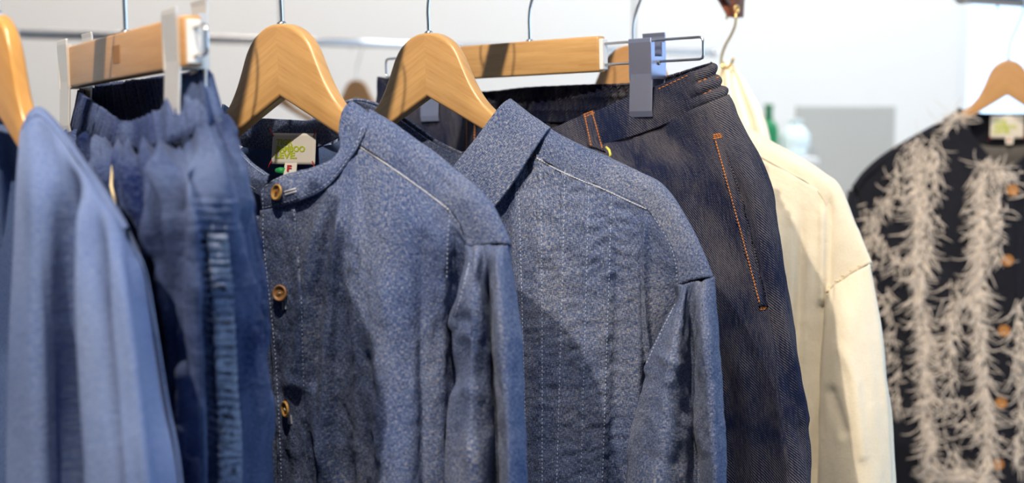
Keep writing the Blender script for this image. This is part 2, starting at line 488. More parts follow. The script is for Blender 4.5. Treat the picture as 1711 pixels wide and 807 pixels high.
def glass_mat():
    m = bpy.data.materials.new('window_glass'); m.use_nodes = True; nt = m.node_tree
    nt.nodes.remove(nt.nodes['Principled BSDF']); out = nt.nodes['Material Output']
    t = nd(nt, 'ShaderNodeBsdfTransparent'); g = nd(nt, 'ShaderNodeBsdfGlossy'); g.inputs['Roughness'].default_value = 0.02
    mx = nd(nt, 'ShaderNodeMixShader'); mx.inputs[0].default_value = 0.05
    nt.links.new(t.outputs[0], mx.inputs[1]); nt.links.new(g.outputs[0], mx.inputs[2]); nt.links.new(mx.outputs[0], out.inputs[0])
    return m
M['glass'] = glass_mat()

# ------------------------------------------------------------------ room
X0, X1, Y0, Y1, ZC = -3.6, 3.4, -3.0, 6.6, 3.2
def struct(name, m, *b): return tag(box(name, m, None, *b), kind='structure')
struct('floor', M['floor'], X0 - .1, X1 + .1, Y0 - .1, Y1 + .1, -0.1, 0)
struct('ceiling', M['ceil'], X0 - .1, X1 + .1, Y0 - .1, Y1 + .1, ZC, ZC + 0.1)
struct('wall_left', M['wall'], X0 - .1, X0, Y0, Y1, 0, ZC)
struct('wall_front', M['wall_dark'], X0, X1, Y0 - .1, Y0, 0, ZC)
# back wall with a window opening at its right end
wx0, wx1, wz0, wz1 = 2.06, 3.2, 0.9, 2.9
bm = bmesh.new()
box_bm(bm, X0, wx0, Y1, Y1 + .1, 0, ZC); box_bm(bm, wx1, X1, Y1, Y1 + .1, 0, ZC)
box_bm(bm, wx0, wx1, Y1, Y1 + .1, 0, wz0); box_bm(bm, wx0, wx1, Y1, Y1 + .1, wz1, ZC)
tag(bm_obj('wall_back', bm, M['wall']), kind='structure')
w = tag(empty('window_1', (0, 0, 0)), kind='structure')
bm = bmesh.new()
box_bm(bm, wx0, wx0 + .05, Y1 + .02, Y1 + .08, wz0, wz1); box_bm(bm, wx1 - .05, wx1, Y1 + .02, Y1 + .08, wz0, wz1)
box_bm(bm, wx0 + .05, wx1 - .05, Y1 + .02, Y1 + .08, wz0, wz0 + .05); box_bm(bm, wx0 + .05, wx1 - .05, Y1 + .02, Y1 + .08, wz1 - .05, wz1)
bm_obj('window_frame', bm, M['white'], w)
box('pane', M['glass'], w, wx0 + .05, wx1 - .05, Y1 + .045, Y1 + .053, wz0 + .05, wz1 - .05)
# right wall with a wide shop window
sy0, sy1, sz0, sz1 = -2.0, 3.6, 0.35, 2.8
bm = bmesh.new()
box_bm(bm, X1, X1 + .1, Y0, sy0, 0, ZC); box_bm(bm, X1, X1 + .1, sy1, Y1, 0, ZC)
box_bm(bm, X1, X1 + .1, sy0, sy1, 0, sz0); box_bm(bm, X1, X1 + .1, sy0, sy1, sz1, ZC)
tag(bm_obj('wall_right', bm, M['wall']), kind='structure')
w = tag(empty('window_2', (0, 0, 0)), kind='structure')
bm = bmesh.new()
box_bm(bm, X1 + .02, X1 + .08, sy0, sy1, sz0, sz0 + .06); box_bm(bm, X1 + .02, X1 + .08, sy0, sy1, sz1 - .06, sz1)
for k in range(4):
    y = sy0 + (sy1 - sy0 - .06) * k / 3; box_bm(bm, X1 + .02, X1 + .08, y, y + .06, sz0 + .06, sz1 - .06)
bm_obj('window_frame', bm, M['white'], w)
for k in range(3):
    y = sy0 + (sy1 - sy0 - .06) * k / 3; y2 = sy0 + (sy1 - sy0 - .06) * (k + 1) / 3
    box('pane', M['glass'], w, X1 + .045, X1 + .053, y + .06, y2, sz0 + .06, sz1 - .06)

# ------------------------------------------------------------------ rails
def rail(name, p, q, zr, label, supports, rad=0.0125):
    o = empty(name, p)
    P = Vector((0, 0, 0)); Q = Vector(q) - Vector(p)
    tube('tube', [P, Q], rad, M['chrome'], o, seg=24)
    for e, s in ((P, -1), (Q, 1)):
        d = Q.normalized() * s
        tube('end_cap', [e + d * .0002, e + d * .006, e + d * .009], [rad * 1.15, rad * 1.15, rad * .8], M['chrome'], o, seg=24)
    for t in supports:
        b = Q * t
        tube('support_rod', [b + Vector((0, 0, rad)), Vector((b.x, b.y, ZC - p[2]))], 0.005, M['chrome'], o, seg=12)
    tag(o, label, 'clothes rail')
    return o
RZ = 1.5 + 0.165
def rp_(t): return Vector((-0.079 + 0.545 * t, 1.36 + 0.839 * t, RZ))
rail('clothes_rail', rp_(-1.25), rp_(0.93), RZ, 'chrome clothes rail that carries the blue denim shirts and jeans', (0.02, 0.97))
rb0 = Vector((-1.326 - 0.0, 3.84, RZ)); rbd = Vector((0.775, 0.633, 0))
rail('clothes_rail', rb0, rb0 + rbd * 2.72, RZ, 'long bare chrome clothes rail along the white back wall', (0.297, 0.842))
rj = at(1683, 100, 2.46)
rjd = Vector((0.80, 0.60, 0)).normalized()
rail('clothes_rail', Vector((rj.x, rj.y, RZ)) - rjd * 0.13, Vector((rj.x, rj.y, RZ)) + rjd * 0.9, RZ, 'chrome clothes rail carrying the black fringed jacket', (0.45, 0.95))

# ------------------------------------------------------------------ hangers
UP = [(0.0, 0.0), (0.010, -0.0008), (0.020, -0.0040), (0.032, -0.0115), (0.041, -0.0225), (0.0485, -0.037), (0.0565, -0.0515),
      (0.067, -0.0655), (0.082, -0.078), (0.105, -0.0915), (0.13, -0.1035), (0.155, -0.1145), (0.172, -0.1225)]
LO = [(0.186, -0.134), (0.184, -0.1415), (0.172, -0.1425), (0.155, -0.134), (0.13, -0.122), (0.105, -0.110), (0.08, -0.0985), (0.05, -0.084), (0.025, -0.072), (0.0, -0.0600)]
def arm_mesh(sgn, th=0.0125):
    up = cr(np.array(UP), np.linspace(0, len(UP) - 1, 40))
    pts = [tuple(p) for p in up] + [(0.183, -0.128)] + LO
    n = len(pts); bm = bmesh.new()
    fr_ = [bm.verts.new((sgn * x, -th / 2, z)) for x, z in pts]
    bk = [bm.verts.new((sgn * x, th / 2, z)) for x, z in pts]
    bm.faces.new(fr_); bm.faces.new(bk[::-1])
    for i in range(n): bm.faces.new((fr_[i], bk[i], bk[(i + 1) % n], fr_[(i + 1) % n]))
    bmesh.ops.recalc_face_normals(bm, faces=bm.faces)
    # round the long edges but keep the mitre joint flat
    es = [e for e in bm.edges if abs(e.verts[0].co.y - e.verts[1].co.y) < 1e-6 and not (abs(e.verts[0].co.x) < 1e-6 and abs(e.verts[1].co.x) < 1e-6)]
    bmesh.ops.bevel(bm, geom=es, offset=0.0030, segments=4, profile=0.5, affect='EDGES', clamp_overlap=True)
    uvl = bm.loops.layers.uv.new('UVMap'); an = R(-27)
    for f in bm.faces:
        f.smooth = True
        for l in f.loops:
            c = l.vert.co; x = abs(c.x)
            l[uvl].uv = (x * math.cos(an) + c.z * math.sin(an) + (0.3 if sgn > 0 else 0.8), -x * math.sin(an) + c.z * math.cos(an) + c.y * 1.0)
    me = bpy.data.meshes.new('wooden_arm'); bm.to_mesh(me); bm.free()
    me.set_sharp_from_angle(angle=R(50))
    return me
ARM = {1: arm_mesh(1), -1: arm_mesh(-1)}
def hook_pts(hz):
    r = 0.022; c = hz + 0.0125 + 0.0017 + 0.0014 - r
    pts = [(0, 0, -0.004), (0, 0, 0.012), (0, 0, max(0.016, c - 0.078))]
    pts += [(0.0025, 0, c - 0.064), (0.0100, 0, c - 0.046), (0.0175, 0, c - 0.027), (0.0215, 0, c - 0.010)]
    for k in range(0, 13):
        an = R(0 + 15 * k); pts.append((r * math.cos(an), 0, c + r * math.sin(an)))
    pts += [(-0.0215, 0, c - 0.006), (-0.019, 0, c - 0.014)]
    P = np.array(pts); return [tuple(p) for p in cr(P, np.linspace(0, len(P) - 1, 70))]
def hanger(fr, apex_z, lean, label, group, mat='beech', rail_z=0.165, scale=1.0, hookmat='chrome'):
    o = empty('wooden_hanger', (fr.O[0], fr.O[1], EYE + apex_z), (0, -R(lean), -fr.a))
    for s in (-1, 1):
        me = ARM[s].copy() if mat != 'beech' else ARM[s]
        me.materials.clear(); me.materials.append(M[mat])
        a = bpy.data.objects.new('wooden_arm', me); COL.objects.link(a); a.parent = o; a.scale = (scale, 1.0 if scale == 1 else 0.85, 1)
    hk = tube('hook', hook_pts(rail_z - apex_z), 0.0017, M[hookmat], o, seg=10)
    tube('ferrule', [(0, 0, -0.0015), (0, 0, 0.0010), (0, 0, 0.0022)], [0.0042, 0.0040, 0.0026], M[hookmat], o, seg=14)
    tag(o, label, 'hanger', group)
    return o

F1 = Frame(0, 0.96, 45)
F2 = Frame(213, 1.046, 59)
F3 = Frame(473, 1.188, 40)
F4 = Frame(717, 1.36, 40)
F5 = Frame(885, 1.511, 40)
F6 = Frame(1057, 1.705, 40)
FJ = Frame(1683, 2.46, 15)
HG = 'wooden shirt hangers'
hanger(F1, 0.0545, -4.0, 'amber wooden hanger inside the pale blue open shirt', HG, 'beech2', scale=0.70)
hanger(F3, 0.0590, 2.2, 'honey wooden hanger inside the band-collar chambray shirt', HG)
hanger(F4, 0.0590, 2.2, 'honey wooden hanger inside the pintucked shirt with pointed collar', HG)
hanger(F6, 0.0600, 0.0, 'wooden hanger inside the cream shirt, behind the steel clip', HG, 'beech3')
hanger(FJ, 0.0610, 0.0, 'tan wooden hanger inside the black fringed jacket', HG, 'beech3', scale=0.74)

def clip(parent, u, z_top, hgt, wd_, mat, gap_top=0.013, gap_bot=0.0045, lean=0.0, gap_f=0.0085):
    """trouser clip: two leaning plates, side cheeks and a spring bar"""
    c = empty('clip', (u, 0, z_top), (0, -lean, 0)); c.parent = parent
    t = 0.0018
    def plate(sg, nm, h0, h1):
        bm = bmesh.new(); vs = []; gt = gap_f if sg > 0 else gap_top
        prof = [(h0, gt), (h0 - 0.004, gt + 0.0006), (-hgt * 0.45, gt * 0.9), (-hgt + 0.006, gap_bot + 0.001), (h1, gap_bot)]
        for z, n in prof:
            for x in (-wd_ / 2, wd_ / 2):
                for dn in (0, -t): vs.append(bm.verts.new((x, -sg * (n + dn), z)))
        for i in range(len(prof) - 1):
            a = 4 * i; b = a + 4
            for q in ((a, a + 2, b + 2, b), (a + 1, b + 1, b + 3, a + 3), (a, b, b + 1, a + 1), (a + 2, a + 3, b + 3, b + 2)):
                bm.faces.new([vs[k] for k in q])
        bm.faces.new([vs[k] for k in (0, 1, 3, 2)]); e = 4 * (len(prof) - 1)
        bm.faces.new([vs[e + k] for k in (0, 2, 3, 1)])
        return bm_obj(nm, bm, M[mat], c, bevel=0.0006)
    fp = plate(1, 'front_plate', 0.0, -hgt)
    plate(-1, 'back_plate', 0.006, -hgt * 0.86)
    for s in (-1, 1):
        x = s * (wd_ / 2 - 0.0008)
        bm = bmesh.new()
        # cheek with a U notch
        pr = [(-gap_f, -0.004), (-gap_f, -hgt * 0.52), (gap_top, -hgt * 0.52), (gap_top, -0.004), (gap_top * .5, -0.004), (gap_top * .5, -0.018), (-gap_f * .5, -0.018), (-gap_f * .5, -0.004)]
        A = [bm.verts.new((x - 0.0007, y, z)) for y, z in pr]; B = [bm.verts.new((x + 0.0007, y, z)) for y, z in pr]
        for q in ((0, 1, 6, 7), (1, 2, 5, 6), (2, 3, 4, 5)):
            bm.faces.new([A[k] for k in q]); bm.faces.new([B[k] for k in q[::-1]])
        for k in range(8): bm.faces.new((A[k], B[k], B[(k + 1) % 8], A[(k + 1) % 8]))
        bm_obj('cheek', bm, M[mat], c)
    tube('pivot', [(-wd_ / 2 - .001, 0, -0.024), (wd_ / 2 + .001, 0, -0.024)], 0.0026, M['chrome'], c, seg=12)
    return c

def clip_hanger(fr, name, top_z, half, hgt, th, lean, label, clips, mat, clipmat, loop, cliph, clipw, gb=0.0045, gf=0.0085):
    o = empty(name, (fr.O[0], fr.O[1], EYE + top_z), (0, -R(lean), -fr.a))
    bm = bmesh.new(); box_bm(bm, -half, half, -th / 2, th / 2, -hgt, 0)
    bmesh.ops.recalc_face_normals(bm, faces=bm.faces)
    bmesh.ops.bevel(bm, geom=bm.edges[:], offset=0.0022, segments=3, profile=0.5, affect='EDGES')
    uvl = bm.loops.layers.uv.new('UVMap')
    for f in bm.faces:
        f.smooth = True
        for l in f.loops: l[uvl].uv = (l.vert.co.x + 0.4, l.vert.co.z + l.vert.co.y)
    ob = bm_obj('wooden_bar', bm, M[mat], o); ob.data.set_sharp_from_angle(angle=R(50))
    tube('hook', hook_pts(0.165 - top_z), 0.0017, M['chrome'], o, seg=10)
    tube('ferrule', [(0, 0, -0.001), (0, 0, 0.0010), (0, 0, 0.0022)], [0.0042, 0.0040, 0.0026], M['chrome'], o, seg=14)
    for s in (-1, 1):
        z0, z1 = -0.008, -hgt + 0.007; e = s * loop
        pts = [(s * (half - .004), 0, z0), (e - s * .004, 0, z0), (e - s * .001, 0, z0 - .001), (e, 0, z0 - .004), (e, 0, z1 + .004), (e - s * .001, 0, z1 + .001), (e - s * .004, 0, z1), (s * (half - .004), 0, z1)]
        tube('wire_loop', pts, 0.0014, M['chrome'], o, seg=10)
        box('end_cap', M['white'], o, *sorted((s * (half - .001), s * (half + .004))), -th / 2 * .7, th / 2 * .7, -hgt + .002, -.003, bevel=.0008)
    for u, z in clips: clip(o, u, z, cliph, clipw, clipmat, gap_bot=gb, gap_f=gf)
    tag(o, label, 'hanger')
    return o
clip_hanger(F5, 'clip_hanger', 0.0570, 0.094, 0.036, 0.013, 1.9, 'honey wooden clip hanger gripping dark indigo jeans with steel clips',
            [(0.149, -0.006), (-0.136, -0.004)], 'beech', 'steel', 0.214, 0.077, 0.027, gb=0.0125, gf=0.0125)
h2 = clip_hanger(F2, 'clip_hanger', 0.0455, 0.150, 0.033, 0.013, 2.2, 'tan wooden clip hanger gripping washed blue elastic-waist trousers with pale clips',
            [(-0.156, 0.006), (0.128, 0.006)], 'beech3', 'clip_white', 0.176, 0.076, 0.030, gb=0.0085)
bm = bmesh.new(); box_bm(bm, -0.012, 0.006, -0.0069, -0.0064, -0.022, -0.009)
bm_obj('stamped_mark', bm, plain('stamp_brown', (0.30, 0.145, 0.055), 0.6), h2)

# ------------------------------------------------------------------ buttons, labels
def button_mesh(rad, mat_name, tilt=0.0):
    prof = [(0, 0.0009), (rad * .55, 0.0008), (rad * .68, 0.0012), (rad * .78, 0.0021), (rad * .9, 0.0023), (rad, 0.0015), (rad * .98, 0.0004), (rad * .6, 0), (0, 0)]
    V = []; F = []; seg = 28
    for r, z in prof:
        for k in range(seg):
            a = 2 * math.pi * k / seg; V.append((r * math.cos(a), r * math.sin(a), z))
    for i in range(len(prof) - 1):
        for k in range(seg):
            F.append((i * seg + k, i * seg + (k + 1) % seg, (i + 1) * seg + (k + 1) % seg, (i + 1) * seg + k))
    return V, F
def button(fr, bvh, px, py, rad, parent, mat='button', tilt=(0, 0), eye=0.0, thread='thread_red', lift=0.0012):
    q = hit(bvh, px, py)
    if not q: return None
    p, n = q
    V, F = button_mesh(rad, mat)
    n = (n + Vector((tilt[0], 0, tilt[1]))).normalized()
    loc = Vector(fr.toL(np.array(p + n * lift)))
    nl = Vector(fr.toL(np.array(fr.O) + np.array(n)))
    rot = nl.to_track_quat('Z', 'Y')
    o = new_obj('button', V, F, M[mat], parent); o.location = loc; o.rotation_mode = 'QUATERNION'; o.rotation_quaternion = rot
    bm = bmesh.new()
    # cat-eye ridge across the recessed face
    m = 12; top = []; bot = []
    for k in range(m + 1):
        x = -rad * .6 + rad * 1.2 * k / m; wdt = rad * .26 * (1 - (x / (rad * .62)) ** 2)
        top.append(bm.verts.new((x, max(wdt, .00005), .0013))); bot.append(bm.verts.new((x, -max(wdt, .00005), .0013)))
    for k in range(m): bm.faces.new((bot[k], bot[k + 1], top[k + 1], top[k]))
    e = bm_obj('eye_groove', bm, M['button_dark'], o); e.rotation_euler = (0, 0, R(eye))
    th = tube('thread', [(-rad * .22, 0, .0012), (0, 0, .0018), (rad * .22, 0, .0012)], 0.0004, M[thread], o, seg=6); th.rotation_euler = (0, 0, R(eye))
    return o

def text_mesh(body, size, xscale=1.0, ext=0.00005, bold=0.0):
    c = bpy.data.curves.new('print', 'FONT'); c.body = body; c.size = size; c.extrude = ext; c.offset = bold
    c.align_x = 'LEFT'; c.space_line = 0.82; c.resolution_u = 3
    o = bpy.data.objects.new('print', c); COL.objects.link(o)
    dg = bpy.context.evaluated_depsgraph_get(); me = bpy.data.meshes.new_from_object(o.evaluated_get(dg))
    bpy.data.objects.remove(o); bpy.data.curves.remove(c)
    return me

def neck_label(fr, parent, corners, n, blur=False):
    """woven label hung at the inside back of the collar; corners in picture order tl,tr,br,bl"""
    C = [fr.L(p[0], p[1], n) for p in corners]
    V = []; F = []; nx, ny = 14, 10
    for j in range(ny + 1):
        for i in range(nx + 1):
            s, t = i / nx, j / ny
            a = C[0] * (1 - s) + C[1] * s; b = C[3] * (1 - s) + C[2] * s
            p = a * (1 - t) + b * t; p = p + np.array([0, -0.0008 * math.sin(math.pi * s), 0]); V.append(p)
    for j in range(ny):
        for i in range(nx):
            a = j * (nx + 1) + i; F.append((a, a + nx + 1, a + nx + 2, a + 1))
    lb = new_obj('brand_label', V, F, M['label'], parent)
    m = lb.modifiers.new('cloth', 'SOLIDIFY'); m.thickness = 0.0006; m.offset = -1
    tag(lb, 'white woven neck label with lime green lettering')
    wdt = np.linalg.norm(C[1] - C[0]); hgt = np.linalg.norm(C[3] - C[0])
    def put(body, sx, sy, bw, bh, mat, nm, own=lb, base=C):
        me = text_mesh(body, 1.0, bold=0.035)
        co = np.zeros(len(me.vertices) * 3); me.vertices.foreach_get('co', co); co = co.reshape(-1, 3)
        mn = co.min(0); mx = co.max(0)
        s = sx + (co[:, 0] - mn[0]) / (mx[0] - mn[0]) * bw; t = sy + (1 - (co[:, 1] - mn[1]) / (mx[1] - mn[1])) * bh
        a = base[0] * (1 - s[:, None]) + base[1] * s[:, None]; b = base[3] * (1 - s[:, None]) + base[2] * s[:, None]
        p = a * (1 - t[:, None]) + b * t[:, None]; p[:, 1] -= 0.0008 * np.sin(np.pi * s) + 0.0003 + (co[:, 2] > 0) * 0.0001
        me.vertices.foreach_set('co', p.ravel()); me.materials.clear(); me.materials.append(mat); me.update()
        q = bpy.data.objects.new(nm, me); COL.objects.link(q); q.parent = own
    put('TIGR', 0.10, 0.19, 0.40, 0.20, M['label_green'], 'lettering')
    put('BAMBOO', 0.12, 0.40, 0.66, 0.20, M['label_green'], 'lettering')
    put('LEVE.', 0.09, 0.61, 0.52, 0.21, M['label_green'], 'lettering')
    # red corner stitches
    for (k, dx, dz) in ((0, -1, 1), (1, 1, 1), (2, 1, -1), (3, -1, -1)):
        c = C[k]; o1 = np.array([dx * 0.0028, -0.0012, dz * 0.0042]); 
        tube('corner_stitch', [c - o1 * np.array([0.7, -1, 0.7]), c + np.array([0, -0.0016, 0]), c + o1 * np.array([.9, 1, .9])], 0.0005, M['thread_red'], lb, seg=6)
    return lb, put, C

# ------------------------------------------------------------------ band-collar chambray shirt (F3)
def ext_rows(fr, rows, py, dxs=0.0, nscale=1.0):
    """add a lower row by repeating the last one further down the picture"""
    last = rows[-1]; return rows + [[(p[0] + dxs, py, p[2] * nscale) for p in last]]
def back_rows(rows, lift=0.0): return [[(p[0], p[1], -p[2]) for p in r] for r in rows]

def shirt(fr, label, front, yoke, yoke_back, collar_fn, sleeve, mat, mat_in, front_folds, front_extra, yoke_folds, sleeve_folds, wr_f, wr_s, back_top, group, sleeve_extra=None, nf=(150, 130), lap=130, push=0.0):
    o = fr.root('shirt')
    tag(o, label, 'shirt', group)
    fp = sheet(fr, 'front_panel', front, M[mat], o, nf[0], nf[1], folds=front_folds, wr=wr_f, extra=front_extra, fold_gain=1.8)
    sheet(fr, 'front_panel', [[(r[0][0] - lap, r[0][1] + 4, r[0][2])] + r for r in front], M[mat], o, 80, 70, wr=wr_f, mirror=True, dn=-0.003, push=push)
    yk = sheet(fr, 'yoke', yoke, M[mat], o, 50, 90, folds=yoke_folds, wr=[(40, 40, 0.0006, 5)])
    sheet(fr, 'yoke', yoke, M[mat], o, 30, 60, wr=[(40, 40, 0.0006, 6)], mirror=True)
    bt = [back_top] + [[(p[0], p[1], -p[2] * 0.9 - 0.004) for p in r] for r in front[1:]]
    sheet(fr, 'back_panel', bt, M[mat_in], o, 60, 60, front=False, wr=[(14, 4, 0.003, 9)])
    sheet(fr, 'back_panel', bt, M[mat_in], o, 60, 60, front=False, mirror=True, dn=-0.020, wr=[(14, 4, 0.003, 10)], push=push)
    sl = sheet(fr, 'sleeve', sleeve, M[mat], o, 150, 130, closed=True, folds=sleeve_folds, wr=wr_s, extra=sleeve_extra)
    sheet(fr, 'sleeve', sleeve, M[mat], o, 80, 70, closed=True, folds=sleeve_folds, wr=wr_s, mirror=True, push=push)
    return o, fp, yk, sl

def f3():
    fr = F3
    front = [
     [(437,352,.055),(490,338,.052),(536,319,.045),(563,294,.036),(583,267,.028),(600,241,.0205),(645,271,.0205),(695,306,.0185),(730,332,.0165),(752,350,.0145),(768,376,.013),(779,400,.012)],
     [(437,400,0.057),(492,398,0.056),(533,395,0.051),(563,390,0.044),(587,385,0.04),(612,381,0.039),(645,380,0.038),(685,384,0.034),(718,392,0.028),(748,402,0.019),(765,412,0.012),(780,424,0.01)],
     [(446,490,0.056),(498,490,0.055),(537,490,0.05),(568,490,0.042),(595,490,0.041),(622,490,0.047),(654,490,0.045),(690,490,0.038),(722,490,0.028),(749,490,0.014),(764,495,0.002),(776,498,-0.004)],
     [(455,600,0.053),(505,600,0.052),(543,600,0.047),(574,600,0.04),(601,600,0.042),(628,600,0.051),(660,600,0.049),(694,600,0.041),(724,600,0.028),(750,600,0.011),(765,600,-0.004),(776,600,-0.012)],
     [(461,700,0.05),(511,700,0.049),(548,700,0.045),(579,700,0.038),(606,700,0.043),(633,700,0.055),(664,700,0.053),(697,700,0.044),(726,700,0.029),(750,700,0.01),(765,700,-0.006),(776,700,-0.014)],
     [(467,820,0.047),(518,820,0.047),(555,820,0.043),(585,820,0.037),(612,820,0.044),(638,820,0.059),(668,820,0.057),(700,820,0.047),(727,820,0.03),(750,820,0.008),(765,820,-0.008),(776,820,-0.016)]]
    front = ext_rows(fr, ext_rows(fr, front, 1050, 6), 1350, 6)
    ya = [(600,241,.0205),(645,271,.0205),(695,306,.0185),(730,332,.0165),(752,350,.0145),(770,378,.013),(781,412,.012)]
    yc = [(617,184,0),(656,207,0),(710,245,0),(758,283,0),(798,317,0),(826,352,0),(851,409,0)]
    yb = [(a[0]*.5+c[0]*.5+4, a[1]*.45+c[1]*.55-3, a[2]*.72) for a, c in zip(ya, yc)]
    yd = [(c[0]-2, c[1]+12, -.012) for c in yc]; ye = [(c[0]-14, c[1]+40, -.020) for c in yc]
    yoke = [ya, yb, yc, yd, ye]
    back_top = [(487,246,-.042),(505,246,-.042),(530,244,-.040),(560,240,-.034),(585,225,-.024)] + [(c[0]-14, c[1]+40, -.020) for c in yc]
    sleeve = [
     [(778,409,.010),(792,411,.014),(806,410,.013),(816,409,.012),(830,408,.010),(852,408,.0),(838,404,-.012),(800,404,-.014)],
     [(779,436,.012),(793,436,.026),(808,436,.016),(818,436,.014),(831,435,.022),(856,434,.0),(840,430,-.020),(800,430,-.018)],
     [(767,490,.014),(785,488,.034),(806,488,.022),(818,488,.006),(833,487,.030),(861,485,.0),(842,484,-.026),(795,484,-.022)],
     [(757,555,.014),(782,555,.040),(808,555,.024),(822,555,.004),(838,554,.034),(867,552,.0),(845,552,-.032),(792,552,-.026)],
     [(757,625,.014),(783,624,.040),(810,624,.024),(825,624,.004),(842,622,.036),(872,620,.0),(848,620,-.035),(792,620,-.028)],
     [(752,705,.014),(781,704,.042),(811,704,.026),(828,704,.004),(846,702,.038),(876,700,.0),(850,700,-.036),(790,700,-.030)],
     [(744,808,.016),(778,808,.045),(812,808,.028),(831,808,.004),(849,807,.040),(879,805,.0),(852,805,-.037),(787,805,-.032)]]
    sleeve = ext_rows(fr, ext_rows(fr, sleeve, 1000, -6), 1250, -8)
    folds = [([(545,330),(520,420),(510,520),(500,640)],11,.0035), ([(575,320),(560,430),(548,600),(545,800)],10,.0045),
             ([(598,300),(596,450),(604,640),(610,800)],9,.003), ([(560,330),(535,470),(528,640)],7,-.003),
             ([(650,420),(655,640),(662,800)],22,.003), ([(700,360),(708,600),(712,800)],12,-.003), ([(740,380),(738,800)],9,.002),
             ([(520,640),(535,720),(560,800)],9,.003), ([(480,560),(492,700),(500,800)],8,.0015)]
    sfolds = [([(786,445),(772,500),(757,545)],5,.004), ([(778,560),(768,610),(757,640)],14,-.0035), ([(795,470),(800,560)],8,.003),
              ([(765,690),(785,740),(800,800)],14,.004), ([(770,640),(795,660)],12,.002), ([(770,520),(790,560)],10,-.003)]
    sw = [(30,14,.0022,31),(90,60,.0006,32)]
    o, fp, yk, sl = shirt(fr, 'blue chambray shirt with a band collar and wooden buttons', front, yoke, None, None, sleeve, 'chambray', 'chambray_in',
        folds, None, [([(625,220),(690,262),(760,320)],9,.0015)], sfolds, [(26,7,.0022,21),(80,45,.0012,22),(200,170,.0005,23)], sw, back_top, 'denim shirts on the front rail', push=0.06)
    # band collar
    bot = [(437,353,.0575),(496,337,.054),(536,320,.0465),(563,295,.038),(583,268,.0295),(601,239,.0230),(612,214,.0185),(622,193,.003),(604,210,-.020),(530,247,-.0405),(487,249,-.043),(442,247,-.041),(405,243,-.034),(366,215,-.010),(364,230,.010),(376,266,.022),(391,294,.032),(410,312,.042),(436,330,.0505)]
    top = [(434,317,.0580),(474,292,.0535),(518,281,.0465),(552,267,.038),(568,246,.029),(566,216,.0225),(574,182,.014),(588,168,-.002),(572,182,-.022),(527,200,-.0395),(487,200,-.042),(442,198,-.040),(410,200,-.033),(376,176,-.010),(372,180,.006),(377,226,.020),(397,248,.030),(420,272,.040),(447,291,.0495)]
    mid = [((a[0]+b[0])/2 + (2 if 4 <= i <= 6 else 0), (a[1]+b[1])/2, (a[2]+b[2])/2 + .0012) for i, (a, b) in enumerate(zip(bot, top))]
    cl = sheet(fr, 'band_collar', [top, mid, bot], M['chambray'], o, 26, 220, thick=0.0022, wr=[(60,60,.0004,41)], front=True)
    # placket
    b0 = bvh_of(fp)
    pk = patch(fr, b0, 'placket', [(437,352),(436,400),(446,490),(455,580),(462,690),(467,815)], [(494,341),(498,400),(504,490),(507,600),(511,700),(518,815)], M['chambray'], o, off=.0016, nr=110, nc=24)
    b1 = bvh_of(fp, pk, cl, yk, sl)
    stitches(fr, b1, [[(598,243),(645,274),(695,309),(730,335),(753,353)]], M['thread_white'], o, w=.0011, h=.0007, L=.0022, gap=.0003)
    stitches(fr, b1, [[(491,350),(497,400),(503,490),(506,600),(510,700),(517,812)], [(440,358),(440,400),(450,490),(459,580),(466,690),(471,812)],
                      [(443,347),(498,331),(538,313),(564,288),(583,262),(598,234),(606,208)], [(438,320),(449,305),(476,295),(519,285),(553,271)],
                      [(440,350),(438,322)], [(380,232),(399,253),(421,276),(444,293)], [(408,302),(428,317)],
                      [(409,204),(442,203),(487,205),(524,206)], [(404,238),(442,243),(487,244),(528,242),(560,236)],
                      [(755,360),(770,383),(779,405)], [(784,440),(774,482),(760,528)]], M['thread_blue'], o)
    stitches(fr, b1, [[(752,352),(748,400),(746,470)]], M['thread_blue'], o)
    for (px, py, m, eye, tl, rd) in ((466,322,'button',62,(-.25,.05),.0066),(470,490,'button_dark',20,(0,0),.0066),(481,683,'button',-25,(-.45,.1),.0066),(490,880,'button',10,(0,0),.0066)):
        q = button(fr, b1, px, py, rd, o, m, tl, eye, 'thread_red' if py < 400 else 'thread_cream')
    # buttonholes
    def bh(x0, y0, x1, y1, wd=2.4):
        dx, dy = x1 - x0, y1 - y0; L = math.hypot(dx, dy); ox, oy = -dy / L * wd, dx / L * wd
        for s in (-1, 1):
            stitches(fr, b1, [[(x0 + s * ox, y0 + s * oy), (x1 + s * ox, y1 + s * oy)]], M['thread_white'], o, 'buttonhole', L=.0006, gap=.0003, w=.0018, h=.0005)
    bh(476,323,496,317); bh(474,500,475,518); bh(484,694,485,709)
    # label and size tag
    lb, put, C = neck_label(fr, o, [(456,222),(528,223),(526,275),(453,274)], -.0335)
    T = [fr.L(*p) for p in ((476,272,-.0325),(496,272,-.0325),(494,296,-.027),(473,296,-.027))]
    tg = new_obj('size_tag', [T[0],T[1],T[2],T[3]], [(0,3,2,1)], M['label'], o, smooth=False)
    tg.modifiers.new('cloth', 'SOLIDIFY').thickness = .0006
    put('F', 0.30, 0.15, 0.36, 0.45, M['thread_red'], 'lettering', tg, T)
    G = [fr.L(*p) for p in ((462,280,-.031),(475,279,-.031),(474,291,-.027),(463,290,-.027))]
    pts = [G[0]*.5+G[3]*.5, (G[0]+G[1]+G[2]+G[3])/4, G[1]*.5+G[2]*.5]
    tube('green_tag', pts, [.0022,.0030,.0026], M['tag_green'], o, seg=10)
f3()

